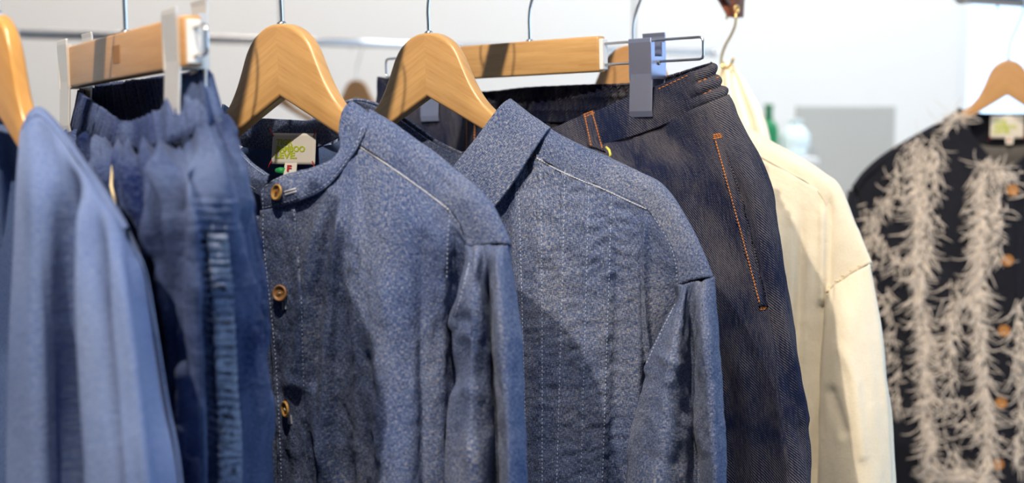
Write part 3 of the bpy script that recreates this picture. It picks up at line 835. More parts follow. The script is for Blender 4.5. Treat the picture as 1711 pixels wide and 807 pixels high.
# ------------------------------------------------------------------ pintucked shirt with pointed collar (F4)
TUCKS = [[(862,306),(866,420),(871,600),(877,812)], [(899,266),(901,420),(902,600),(902,812)], [(940,285),(937,420),(932,600),(926,812)],
         [(980,304),(977,420),(972,600),(966,812)], [(1018,322),(1015,420),(1009,600),(1002,812)]]
def f4():
    fr = F4
    front = [
     [(727,352,.056),(768,350,.054),(805,340,.049),(838,318,.042),(866,288,.033),(893,259,.0245),(932,281,.0235),(970,298,.0215),(1008,313,.0195),(1046,331,.017),(1076,345,.0145),(1095,364,.0135),(1111,388,.0125)],
     [(728,420,0.058),(768,420,0.057),(805,415,0.052),(838,408,0.042),(868,400,0.042),(900,396,0.044),(936,396,0.043),(972,398,0.04),(1007,402,0.035),(1042,408,0.026),(1075,416,0.016),(1102,428,0.013),(1132,440,0.0105)],
     [(732,520,0.057),(770,520,0.055),(806,520,0.05),(838,520,0.04),(868,520,0.046),(900,520,0.05),(936,520,0.048),(972,520,0.044),(1006,520,0.037),(1040,520,0.026),(1072,520,0.012),(1104,514,0.006),(1136,500,0.003)],
     [(738,620,0.055),(775,620,0.053),(810,620,0.048),(841,620,0.038),(870,620,0.048),(901,620,0.054),(935,620,0.052),(970,620,0.047),(1003,620,0.038),(1037,620,0.025),(1070,620,0.008),(1092,620,-0.006),(1112,620,-0.014)],
     [(742,720,0.053),(778,720,0.051),(813,720,0.046),(843,720,0.037),(872,720,0.05),(902,720,0.058),(935,720,0.056),(969,720,0.05),(1001,720,0.04),(1034,720,0.025),(1067,720,0.006),(1090,720,-0.008),(1110,720,-0.016)],
     [(747,830,0.051),(782,830,0.049),(816,830,0.044),(845,830,0.036),(873,830,0.052),(902,830,0.062),(934,830,0.06),(967,830,0.053),(999,830,0.042),(1031,830,0.025),(1064,830,0.005),(1087,830,-0.01),(1107,830,-0.018)]]
    front = ext_rows(fr, ext_rows(fr, front, 1050, 4), 1300, 4)
    ya = [(893,259,.0245),(932,281,.0235),(970,298,.0215),(1008,313,.0195),(1046,331,.017),(1078,347,.0145),(1110,388,.012),(1130,432,.011),(1134,476,.010)]
    yc = [(886,196,0),(935,226,0),(985,250,0),(1030,270,0),(1072,291,0),(1108,312,0),(1143,360,0),(1168,412,0),(1189,464,0)]
    yb = [(a[0]*.5+c[0]*.5+3, a[1]*.45+c[1]*.55-3, a[2]*.72) for a, c in zip(ya, yc)]
    yd = [(c[0]-2, c[1]+10, -.012) for c in yc]; ye = [(c[0]-12, c[1]+34, -.020) for c in yc]
    yoke = [ya, yb, yc, yd, ye]
    back_top = [(728,312,-.042),(760,308,-.042),(800,290,-.038),(845,250,-.028)] + [(c[0]-12, c[1]+34, -.020) for c in yc]
    sleeve = [
     [(1132,474,.010),(1144,474,.013),(1154,472,.012),(1162,470,.011),(1174,468,.010),(1190,463,.0),(1176,459,-.012),(1146,462,-.014)],
     [(1128,512,.008),(1138,510,.022),(1147,509,.012),(1157,508,.010),(1174,506,.024),(1194,504,.0),(1180,502,-.018),(1148,502,-.018)],
     [(1106,568,.012),(1128,564,.034),(1144,563,.018),(1155,562,.002),(1176,561,.032),(1198,558,.0),(1182,558,-.026),(1142,558,-.024)],
     [(1081,628,.016),(1116,624,.044),(1140,623,.022),(1157,622,.0),(1180,620,.036),(1203,618,.0),(1184,618,-.032),(1132,618,-.028)],
     [(1058,710,.020),(1104,708,.052),(1141,707,.026),(1160,706,.0),(1187,704,.038),(1209,702,.0),(1188,702,-.035),(1122,702,-.032)],
     [(1044,808,.022),(1096,808,.055),(1142,808,.028),(1162,808,.0),(1195,806,.040),(1217,804,.0),(1192,804,-.036),(1112,804,-.034)]]
    sleeve = ext_rows(fr, ext_rows(fr, sleeve, 1000, -8), 1230, -8)
    def ex(PX, UU, VV, A):
        D = np.zeros(PX.shape[:2])
        # each tuck: a raised edge on the left falling away to the right
        y = PX[..., 1]; x = PX[..., 0]
        for t in TUCKS:
            t = np.array(t); xc = np.interp(y, t[:, 1], t[:, 0])
            s = x - xc
            D += np.where((s > -1.0) & (s < 14), .0020 * np.exp(-np.maximum(s, 0) / 9.0), 0) + np.where((s > -7) & (s <= -1), -.0009 * np.exp((s + 1) / 3.0), 0)
        m = np.clip((x - 868) / 12, 0, 1) * np.clip((1090 - x) / 60, 0, 1) * (0.35 + 0.65 * np.clip((520 - y) / 160, 0, 1))
        col = np.floor(np.clip((x - 862) / 39.0, 0, 5))
        ph = y / 21.0 + x / 90.0 + 0.55 * col + 1.1 * vnoise(x / 42.0, y / 46.0, 77)
        D += m * (.0026 * (1 - 2 * np.abs((ph % 1.0) - .5)) + .0020 * vnoise(x / 22 + y / 80, y / 13, 78))
        return D
    folds = [([(1030,360),(1034,520),(1024,800)],12,-.002), ([(1062,370),(1066,520),(1058,800)],10,.003), ([(1081,352),(1079,470),(1080,600)],5,.004), ([(845,330),(850,520),(858,800)],6,-.002)]
    sfolds = [([(1133,508),(1108,560),(1082,622)],4,.0035), ([(1110,640),(1140,690)],11,-.002), ([(1075,690),(1120,730)],12,.0015), ([(1065,760),(1130,775)],12,-.0015),
              ([(1180,480),(1186,620),(1195,806)],5,.002), ([(1100,590),(1130,610)],8,.003)]
    o, fp, yk, sl = shirt(fr, 'blue chambray shirt with a pointed collar and pintucked front', front, yoke, None, None, sleeve, 'chambray2', 'chambray_in',
        folds, ex, [([(930,250),(1020,290),(1090,330)],9,.0012)], sfolds, [(24,7,.0012,51),(90,60,.0006,52)], [(30,16,.002,61),(110,80,.0008,62)], back_top, 'denim shirts on the front rail', nf=(230, 230), lap=180)
    # collar: stand and folded leaf, mirrored for the other side
    def leaf(mirror):
        fold = [(724,342,.062),(755,287,.052),(786,247,.042),(814,210,.030),(840,177,.014),(852,169,-.006),(842,190,-.026),(800,240,-.042),(728,272,-.046)]
        mid  = [(742,372,.066),(783,322,.057),(822,282,.048),(852,245,.037),(880,206,.022),(886,196,-.004),(868,218,-.034),(806,266,-.047),(728,296,-.051)]
        edge = [(760,404,.063),(821,353,.055),(862,300,.044),(889,257,.033),(908,228,.021),(917,217,-.003),(894,246,-.036),(812,292,-.049),(728,320,-.053)]
        q = sheet(fr, 'collar_leaf', [fold, mid, edge], M['chambray2'], o, 60, 150, thick=.0024, wr=[(60,60,.0005,71)], mirror=mirror)
        stand_t = [(p[0], p[1] + (4 if i < 5 else 2), p[2] - .004 if p[2] > 0 else p[2] + .004) for i, p in enumerate(fold)]
        stand_b = [(727,356,.055),(768,350,.052),(808,326,.044),(846,290,.032),(880,250,.020),(884,210,-.004),(850,246,-.028),(800,288,-.038),(728,312,-.042)]
        sheet(fr, 'collar_stand', [stand_t, [((a[0]+b[0])/2,(a[1]+b[1])/2,(a[2]+b[2])/2) for a,b in zip(stand_t,stand_b)], stand_b], M['chambray2'], o, 20, 90, thick=.0018, mirror=mirror)
        return q
    lf = leaf(False); leaf(True)
    b1 = bvh_of(fp, lf, yk, sl)
    pk = patch(fr, bvh_of(fp), 'placket', [(727,356),(728,420),(732,520),(738,620),(747,825)], [(783,350),(786,420),(789,520),(793,620),(800,825)], M['chambray2'], o, off=.0016, nr=60, nc=14)
    stitches(fr, b1, [[(893,262),(932,284),(970,301),(1008,316),(1046,334),(1082,350)]], M['thread_white'], o, w=.0011, h=.0007, L=.0022, gap=.0003)
    stitches(fr, b1, [[(822,346),(858,297),(884,254),(903,224),(910,214)], [(1090,358),(1113,396),(1128,434),(1132,474)], [(1092,353),(1117,393),(1133,432),(1138,470)],
                      [(1136,466),(1160,464),(1187,456)], [(1128,508),(1102,560),(1078,612)]] + [[(a + 4, b) for a, b in t] for t in TUCKS], M['thread_blue'], o)
    for py in (430, 600, 770):
        button(fr, bvh_of(fp, pk), 756 + (py - 430) * .05, py, .0064, o, 'button', (0, 0), 30, 'thread_cream')
f4()

# ------------------------------------------------------------------ dark indigo jeans (F5)
def f5():
    fr = F5
    o = fr.root('jeans'); tag(o, 'dark indigo denim jeans with orange stitching and elastic back waist', 'jeans')
    T = [(632,128,0),(662,150,.006),(725,160,.004),(790,196,.024),(860,222,.042),(920,214,.045),(957,199,.038),(1005,181,.024),(1062,156,.0035),(1108,139,.006),(1155,119,.008),(1192,103,0),(1160,112,-.012),(1105,128,-.014),(1056,137,-.010),(960,141,-.030),(880,145,-.036),(800,152,-.026),(715,146,-.010)]
    B = [(628,186,0),(664,210,.010),(730,236,.011),(796,262,.032),(866,276,.047),(930,266,.050),(975,254,.045),(1018,239,.030),(1072,222,.013),(1131,199,.013),(1186,174,.014),(1217,160,0),(1180,170,-.022),(1115,190,-.026),(1054,200,-.026),(962,204,-.038),(880,206,-.042),(796,212,-.036),(694,204,-.022)]
    def mixr(a, b, t, bulge=0): return [(p[0]*(1-t)+q[0]*t, p[1]*(1-t)+q[1]*t, (p[2]*(1-t)+q[2]*t) + (bulge if p[2] > 0 else -bulge)) for p, q in zip(a, b)]
    def elastic(PX, UU, VV, A):
        n = -A[..., 1]; u = A[..., 0]
        back = np.clip((-n - .004) / .01, 0, 1); side = np.clip((u - .205) / .014, 0, 1)
        q = np.abs(np.sin(u * 260 + 1.3 * vnoise(u * 60, VV * 30, 5)))
        v = VV / VV.max(); rows = np.abs(np.sin(v * math.pi * 3))
        return back * (1 - side) * (.0046 * (q ** .6) * (0.35 + .65 * rows ** .5) - .003) + side * (.0062 * rows ** .6 * (.7 + .3 * q) - .0035)
    wb = sheet(fr, 'waistband', [T, mixr(T, B, .33, .0010), mixr(T, B, .66, .0012), B], M['denim'], o, 44, 520, closed=True, thick=.0022, wr=[(50,50,.0005,81)], extra=elastic)
    def ring(y_r, xr, xl, nf, nb, yf=0):
        xs = np.array([628,664,730,796,866,930,975,1016,1066,1127,1186,1217]); t = (xs - 628) / (1217 - 628)
        nn = np.array([0,.016,.026,.040,.048,.051,.049,.045,.038,.030,.020,0]) / .051 * nf
        X = xl + (xr - xl) * t
        out = [(x, y_r + yf * math.sin(math.pi * k / 11), n) for k, (x, n) in enumerate(zip(X, nn))]
        for k, f in ((10, .6), (9, .8), (8, .95), (6, 1), (4, 1), (3, .85), (1, .5)): out.append((X[k], y_r, -nb * f))
        return out
    rows = [[(p[0], p[1] - 2, p[2] - .0008 if p[2] > 0 else p[2] + .0008) for p in B],
            mixr(B, ring(300, 1285, 620, .056, .050), .45, .001), ring(300, 1285, 620, .058, .052), ring(420, 1307, 612, .060, .054), ring(520, 1323, 606, .060, .054), ring(660, 1341, 600, .058, .054), ring(820, 1362, 592, .055, .052), ring(1100, 1385, 580, .05, .05), ring(1400, 1400, 570, .046, .046)]
    folds = [([(1205,240),(1240,336),(1282,511),(1330,690),(1357,800)],6,-.0045), ([(1222,220),(1262,330),(1300,500),(1340,700)],12,.004), ([(1190,240),(1214,312),(1242,410),(1266,505)],7,.003),
             ([(1225,540),(1245,640),(1262,800)],14,.005), ([(1200,560),(1215,660),(1225,800)],10,-.005), ([(1290,560),(1310,680),(1325,800)],9,.003), ([(1160,480),(1180,640),(1195,800)],12,.004),
             ([(1066,226),(1074,300),(1080,400)],5,-.002), ([(1110,240),(1140,330),(1160,420)],14,.002),
             ([(866,270),(880,450),(890,800)],16,-.008)]
    def jx(PX, UU, VV, A):
        v = VV - VV.min(); u = A[..., 0]
        return .0014 * np.exp(-v / .03) * np.sin(u * 190 + 2 * vnoise(u * 40, v * 40, 9)) * (A[..., 1] > 0) + .001 * np.exp(-v / .02) * np.sin(u * 210)
    lg = sheet(fr, 'denim_body', rows, M['denim'], o, 200, 300, closed=True, folds=folds, wr=[(14,5,.0025,91),(60,36,.0007,92)], extra=jx)
    bb = bvh_of(wb, lg); bw = bvh_of(wb); bl = bvh_of(lg)
    # belt loops, fly flap, pocket welt
    lp = patch(fr, bb, 'belt_loop', [(974,190),(984,245)], [(993,183),(1012,256)], M['denim'], o, off=.0030, nr=20, nc=6, thick=.002)
    patch(fr, bb, 'belt_loop', [(776,188),(776,262)], [(797,196),(797,268)], M['denim'], o, off=.0030, nr=20, nc=6, thick=.002)
    patch(fr, bl, 'pocket_welt', [(1193,231),(1214,309),(1241,407),(1268,512)], [(1207,234),(1238,326),(1264,424),(1283,511)], M['denim'], o, off=.0018, nr=60, nc=8, thick=.0016)
    patch(fr, bl, 'front_seam', [(1058,226),(1064,300),(1070,380)], [(1067,224),(1073,300),(1080,380)], M['denim'], o, off=.0012, nr=30, nc=5)
    b2 = bvh_of(wb, lg, lp)
    b3 = bvh_of(*[bpy.data.objects[n] for n in [x.name for x in o.children if x.name in WT]])
    OT = dict(w=.0011, h=.0007, L=.0024, gap=.0007)
    stitches(fr, b3, [[(1196,236),(1217,312),(1244,410),(1270,510)], [(1192,229),(1207,226)], [(1270,517),(1284,516)], [(977,193),(988,246)], [(989,186),(1007,250)], [(975,192),(994,184)], [(976,196),(994,188)],
                      [(780,194),(780,258)], [(793,198),(793,262)]], M['thread_orange'], o, **OT)
    stitches(fr, b3, [[(1192,226),(1208,223)],[(1192,232),(1207,229)],[(1270,514),(1284,513)]], M['thread_orange'], o, w=.0016, h=.0008, L=.0022, gap=.0002)
    stitches(fr, b3, [[(1167,137),(1184,131)], [(1197,131),(1211,124)], [(1176,157),(1192,149)], [(880,142),(905,138)], [(1112,128),(1130,124)], [(830,160),(960,156),(1040,150)], [(880,172),(960,172)], [(1100,149),(1152,125)]], M['thread_orange'], o, L=.003, gap=.002, w=.0009, h=.0008)
    p = hit(b3, 1013, 246); q = [fr.L(1013,246,.048), fr.L(1018,251,.052), fr.L(1020,258,.053), fr.L(1018,264,.052)]
    tube('thread_end', q, .0012, M['thread_yellow'], o, seg=8)
f5()

# ------------------------------------------------------------------ washed blue elastic-waist trousers (F2)
def f2():
    fr = F2
    o = fr.root('trousers'); tag(o, 'washed blue denim trousers with a gathered elastic waistband', 'trousers')
    T = [(130,152,0),(156,171,.012),(197,200,.018),(226,200,.020),(258,182,.015),(290,156,.005),(316,126,-.003),(335,113,-.009),(354,122,-.018),(338,116,-.028),(290,124,-.030),(212,135,-.028),(150,143,-.016)]
    B = [(117,225,0),(141,228,.014),(185,248,.020),(225,256,.024),(268,244,.020),(300,231,.011),(328,223,.001),(355,214,-.009),(377,199,-.021),(366,202,-.035),(310,205,-.037),(225,212,-.035),(140,220,-.020)]
    def mixr(a, b, t, g=1.0): return [(p[0]*(1-t)+q[0]*t, p[1]*(1-t)+q[1]*t, (p[2]*(1-t)+q[2]*t) + (.0015*g if i < 8 else -.0015*g)) for i, (p, q) in enumerate(zip(a, b))]
    def gather(PX, UU, VV, A):
        t = UU / UU.max()
        return .0020 * np.sin(UU * 620 + 2.2 * vnoise(UU * 80, VV * 18, 3)) * (0.6 + .5 * vnoise(UU * 30, VV * 10, 4)) + .0015 * vnoise(UU * 55, VV * 25, 8)
    wb = sheet(fr, 'waistband', [T, mixr(T, B, .4), mixr(T, B, .8), B], M['washed'], o, 40, 420, closed=True, thick=.0026, extra=gather)
    def rg(y, x0, x1, k, rise=0, bk=0.0):
        xs = np.array([117,141,185,225,268,300,328,355,377]); t = (xs - 117) / 260.0; X = x0 + (x1 - x0) * t
        n = np.array([0,.020,.030,.036,.034,.026,.014,0,-.020]) * k - bk * t
        out = [(x, y + 8 * math.sin(math.pi * tt) - rise * tt, a) for x, a, tt in zip(X, n, t)]
        for xx, a in ((X[8] - 8, -.040), (X[6], -.046), (X[3], -.044), (X[1], -.026)): out.append((xx, y - rise * .5, a * k - bk))
        return out
    rows = [[(p[0], p[1] - 9, p[2] - (.0012 if i < 8 else -.0012)) for i, p in enumerate(B)], rg(262, 112, 388, 1.0, 14), rg(330, 110, 402, 1.12, 10), rg(470, 112, 423, 1.18, 0, .012), rg(630, 114, 436, 1.15, 0, .022), rg(815, 116, 446, 1.1, 0, .03), rg(1100, 120, 476, 1.0, 0, .035), rg(1350, 124, 484, .95, 0, .035)]
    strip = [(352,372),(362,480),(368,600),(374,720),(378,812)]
    def px_(PX, UU, VV, A):
        v = VV - VV.min()
        st = .3 + .7 * (1 - np.exp(-v / .010))
        g = st * (.0036 * np.exp(-v / .06) * np.sin(UU * 560 + 2.5 * vnoise(UU * 70, v * 14, 13)) + .0085 * np.exp(-v / .25) * np.sin(UU * 190 + 2.5 * vnoise(UU * 30, v * 6, 16)) + .0030 * np.exp(-v / .12) * vnoise(UU * 80, v * 20, 14))
        s = np.array(strip); xc = np.interp(PX[..., 1], s[:, 1], s[:, 0]); m = np.exp(-((PX[..., 0] - xc) / 20) ** 2) * np.clip((PX[..., 1] - 300) / 70, 0, 1)
        g += m * (.0046 * np.sin(PX[..., 1] / 14.0 * 2 * math.pi + 2.0 * vnoise(PX[..., 0] / 30, PX[..., 1] / 60, 15)) + .0018)
        return g
    folds = [([(312,240),(318,340),(328,480),(340,800)],9,.006), ([(292,260),(296,400),(305,600)],9,-.008), ([(270,260),(262,420)],7,.005), ([(340,240),(338,330)],8,-.004),
             ([(335,420),(346,640),(356,810)],8,-.006), ([(402,330),(416,500),(424,700),(428,810)],7,-.004), ([(385,280),(402,420),(412,640)],7,.004), ([(190,260),(186,330)],5,.005), ([(225,262),(222,360)],6,.005)]
    lg = sheet(fr, 'trouser_body', rows, M['washed'], o, 220, 360, closed=True, folds=folds, wr=[(34,6,.0060,95),(80,50,.0018,96)], extra=px_, fold_gain=1.5)
    sp = patch(fr, bvh_of(lg), 'side_seam', [(a - 9, c + 18) for a, c in strip[:-1]] + [(366, 900)], [(a + 25, c + 18) for a, c in strip[:-1]] + [(402, 900)], M['pale_seam'], o, off=.0012, nr=150, nc=14)
    b = bvh_of(lg, sp)
    stitches(fr, b, [[(a + 2, c) for a, c in strip], [(a + 24, c) for a, c in strip]], M['thread_blue'], o, w=.0009)
    tube('drawstring', [fr.L(190,262,.034), fr.L(188,285,.040), fr.L(186,310,.042), fr.L(192,340,.043), fr.L(190,362,.044)], .0011, M['thread_cream'], o, seg=8)
f2()

# ------------------------------------------------------------------ pale blue open shirt nearest on the rail (F1)
def f1():
    fr = F1
    o = fr.root('shirt'); tag(o, 'pale blue open shirt without visible collar, hung before the elastic-waist trousers', 'shirt', 'denim shirts on the front rail')
    front = [
     [(36,222,.024),(48,202,.020),(62,194,.015),(80,206,.015),(104,234,.015),(132,272,.015),(158,310,.014),(184,350,.012),(206,386,.008)],
     [(30,300,.034),(52,300,.034),(76,302,.030),(100,306,.026),(124,314,.024),(148,328,.022),(172,350,.018),(198,384,.013),(222,420,.004)],
     [(25,400,.040),(52,400,.040),(80,402,.035),(104,404,.030),(128,408,.030),(152,414,.028),(178,424,.024),(206,440,.016),(238,452,.002)],
     [(20,520,.044),(52,520,.044),(82,520,.036),(108,520,.030),(134,520,.032),(162,520,.034),(192,524,.028),(222,528,.018),(253,532,.0)],
     [(17,660,.046),(54,660,.046),(88,660,.036),(116,660,.029),(144,660,.034),(176,660,.037),(210,662,.030),(243,664,.018),(275,666,.0)],
     [(14,815,.046),(56,815,.046),(94,815,.036),(124,815,.028),(154,815,.036),(190,815,.040),(228,815,.031),(266,815,.018),(302,815,.0)]]
    front = ext_rows(fr, ext_rows(fr, front, 1080, 10), 1350, 6)
    folds = [([(112,250),(108,380),(112,800)],15,-.026), ([(140,300),(150,520),(165,800)],11,.008), ([(165,330),(178,560),(196,800)],8,-.010), ([(60,240),(66,400),(70,800)],16,.004), ([(190,380),(214,560),(244,800)],12,.004)]
    fp = sheet(fr, 'front_panel', front, M['pale_chambray'], o, 130, 120, folds=folds, wr=[(14,4,.0025,101)])
    sheet(fr, 'front_panel', front, M['pale_chambray'], o, 70, 60, folds=folds, mirror=True)
    top = front[0]
    ridge = [(38,214,0),(50,190,-.002),(66,182,-.003),(86,198,-.003),(112,230,-.003),(140,270,-.003),(168,308,-.003),(194,348,-.003),(214,384,-.002)]
    yk = [top, [((a[0]+b[0])/2+1,(a[1]+b[1])/2-3,a[2]*.6) for a, b in zip(top, ridge)], ridge, [(p[0]-6, p[1]+20, -.016) for p in ridge]]
    sheet(fr, 'yoke', yk, M['pale_chambray'], o, 40, 80); sheet(fr, 'yoke', yk, M['pale_chambray'], o, 30, 50, mirror=True)
    bt = [[(88,246,-.035),(92,244,-.035),(97,242,-.033)] + [(p[0]-6, p[1]+20, -.016) for p in ridge[2:]]] + [[(x0 + (r[-1][0] - x0) * k / 9.0, r[-1][1] if k > 4 else r[0][1], -.036 * (1 - (k / 9.0) ** 3)) for k in range(10)] for r in front[1:] for x0 in (88,)]
    sheet(fr, 'back_panel', bt, M['chambray_in'], o, 60, 60, front=False, wr=[(10,3,.003,103)])
    sheet(fr, 'back_panel', bt, M['chambray_in'], o, 60, 60, front=False, mirror=True, wr=[(10,3,.003,104)])
    # sleeve hanging behind the body edge
    def lp(y, xl, xr, k): 
        return [(xl, y, -.012), (xl * .6 + xr * .4, y, -.006 + .004 * k), (xl * .25 + xr * .75, y, -.006 + .008 * k), (xr, y, -.012), (xl * .3 + xr * .7, y, -.012 -.015 * k), (xl * .7 + xr * .3, y, -.012 -.012 * k)]
    sl = [lp(372, 190, 206, .3), lp(440, 200, 236, .7), lp(532, 204, 252, .9), lp(666, 212, 279, 1.1), lp(815, 222, 306, 1.1), lp(1050, 230, 322, 1.1), lp(1250, 236, 326, 1)]
    sheet(fr, 'sleeve', sl, M['pale_chambray'], o, 90, 70, closed=True, wr=[(26,8,.002,105)])
    sheet(fr, 'sleeve', sl, M['pale_chambray'], o, 60, 50, closed=True, wr=[(26,8,.002,105)], mirror=True)
f1()

# ------------------------------------------------------------------ cream shirt (F6)
def f6():
    fr = F6
    front = [
     [(1072,300,.045),(1105,285,.042),(1140,240,.034),(1165,205,.024),(1200,222,.022),(1240,246,.021),(1280,268,.020),(1320,290,.018),(1352,308,.016),(1380,326,.012),(1396,345,.010)],
     [(1072,400,.056),(1110,400,.055),(1148,395,.051),(1185,390,.046),(1220,388,.043),(1255,388,.040),(1290,390,.035),(1325,394,.028),(1355,400,.020),(1385,405,.012),(1405,415,.006)],
     [(1076,520,.058),(1112,520,.057),(1150,520,.053),(1186,520,.048),(1222,520,.045),(1256,520,.042),(1292,520,.036),(1326,520,.028),(1354,520,.018),(1380,520,.008),(1402,515,-.004)],
     [(1080,660,.058),(1116,660,.057),(1152,660,.053),(1188,660,.048),(1224,660,.045),(1258,660,.042),(1292,660,.036),(1325,660,.027),(1352,660,.016),(1377,660,.004),(1398,660,-.010)],
     [(1084,820,.056),(1120,820,.055),(1155,820,.051),(1190,820,.047),(1225,820,.044),(1258,820,.041),(1291,820,.035),(1322,820,.026),(1348,820,.015),(1373,820,.002),(1394,820,-.012)]]
    front = ext_rows(fr, ext_rows(fr, front, 1000, 4), 1200, 4)
    ya = [(1165,205,.024),(1200,222,.022),(1240,246,.021),(1280,268,.020),(1320,290,.018),(1352,308,.016),(1378,340,.014),(1384,400,.013),(1380,490,.012)]
    yc = [(1170,165,0),(1205,186,0),(1250,214,0),(1295,240,0),(1340,266,0),(1378,290,0),(1402,312,0),(1428,376,0),(1454,440,0)]
    yb = [(a[0]*.5+c[0]*.5+3, a[1]*.45+c[1]*.55-2, a[2]*.72) for a, c in zip(ya, yc)]
    yoke = [ya, yb, yc, [(c[0]-2, c[1]+9, -.012) for c in yc], [(c[0]-10, c[1]+30, -.020) for c in yc]]
    back_top = [(1070,225,-.042),(1110,222,-.040)] + [(c[0]-10, c[1]+30, -.020) for c in yc]
    sleeve = [
     [(1380,490,.012),(1392,478,.018),(1408,467,.018),(1424,457,.015),(1440,448,.010),(1455,440,.0),(1440,436,-.014),(1405,440,-.016)],
     [(1375,540,.014),(1392,535,.030),(1412,532,.034),(1432,530,.028),(1452,527,.018),(1471,525,.0),(1450,524,-.028),(1405,526,-.026)],
     [(1372,620,.014),(1394,618,.036),(1418,616,.040),(1442,615,.032),(1464,614,.020),(1485,612,.0),(1460,612,-.034),(1408,612,-.032)],
     [(1368,710,.014),(1394,710,.038),(1422,709,.044),(1450,708,.036),(1474,707,.022),(1496,705,.0),(1468,705,-.038),(1410,705,-.035)],
     [(1364,815,.014),(1394,815,.040),(1424,815,.046),(1454,814,.038),(1480,813,.022),(1502,812,.0),(1472,812,-.040),(1410,812,-.037)]]
    sleeve = ext_rows(fr, ext_rows(fr, sleeve, 960, -4), 1130, -6)
    folds = [([(1300,330),(1280,520),(1275,800)],12,.004), ([(1340,330),(1335,520),(1330,800)],9,-.004), ([(1375,330),(1372,500)],6,.003), ([(1265,300),(1255,520)],9,-.003)]
    sf = [([(1480,560),(1492,680),(1498,800)],6,-.003), ([(1400,560),(1430,640),(1440,760)],10,.003), ([(1385,640),(1410,720)],10,-.003)]
    o, fp, yk, sl = shirt(fr, 'cream cotton shirt with dropped shoulder behind the dark jeans', front, yoke, None, None, sleeve, 'cream', 'cream', folds, None,
        [([(1386,320),(1384,480)],7,.004)], sf, [(20,6,.002,111),(70,40,.0006,112)], [(26,10,.002,121)], back_top, None)
    b = bvh_of(yk, sl)
    stitches(fr, b, [[(1381,487),(1392,474),(1409,462),(1430,450),(1450,440)], [(1383,480),(1394,467),(1411,455),(1430,444),(1448,434)]], M['thread_cream'], o, w=.0022, h=.0012, L=.0075, gap=.003, slant=0.7)
    top = [(1080,252,.046),(1110,232,.040),(1145,190,.024),(1168,160,.0),(1150,168,-.026),(1110,178,-.038),(1070,180,-.042)]
    bot = [(1072,300,.046),(1105,285,.043),(1140,242,.035),(1172,190,.004),(1150,205,-.028),(1110,222,-.041),(1070,226,-.043)]
    for mi in (False, True): sheet(fr, 'band_collar', [top, bot], M['cream'], o, 14, 60, thick=.002, mirror=mi)
f6()

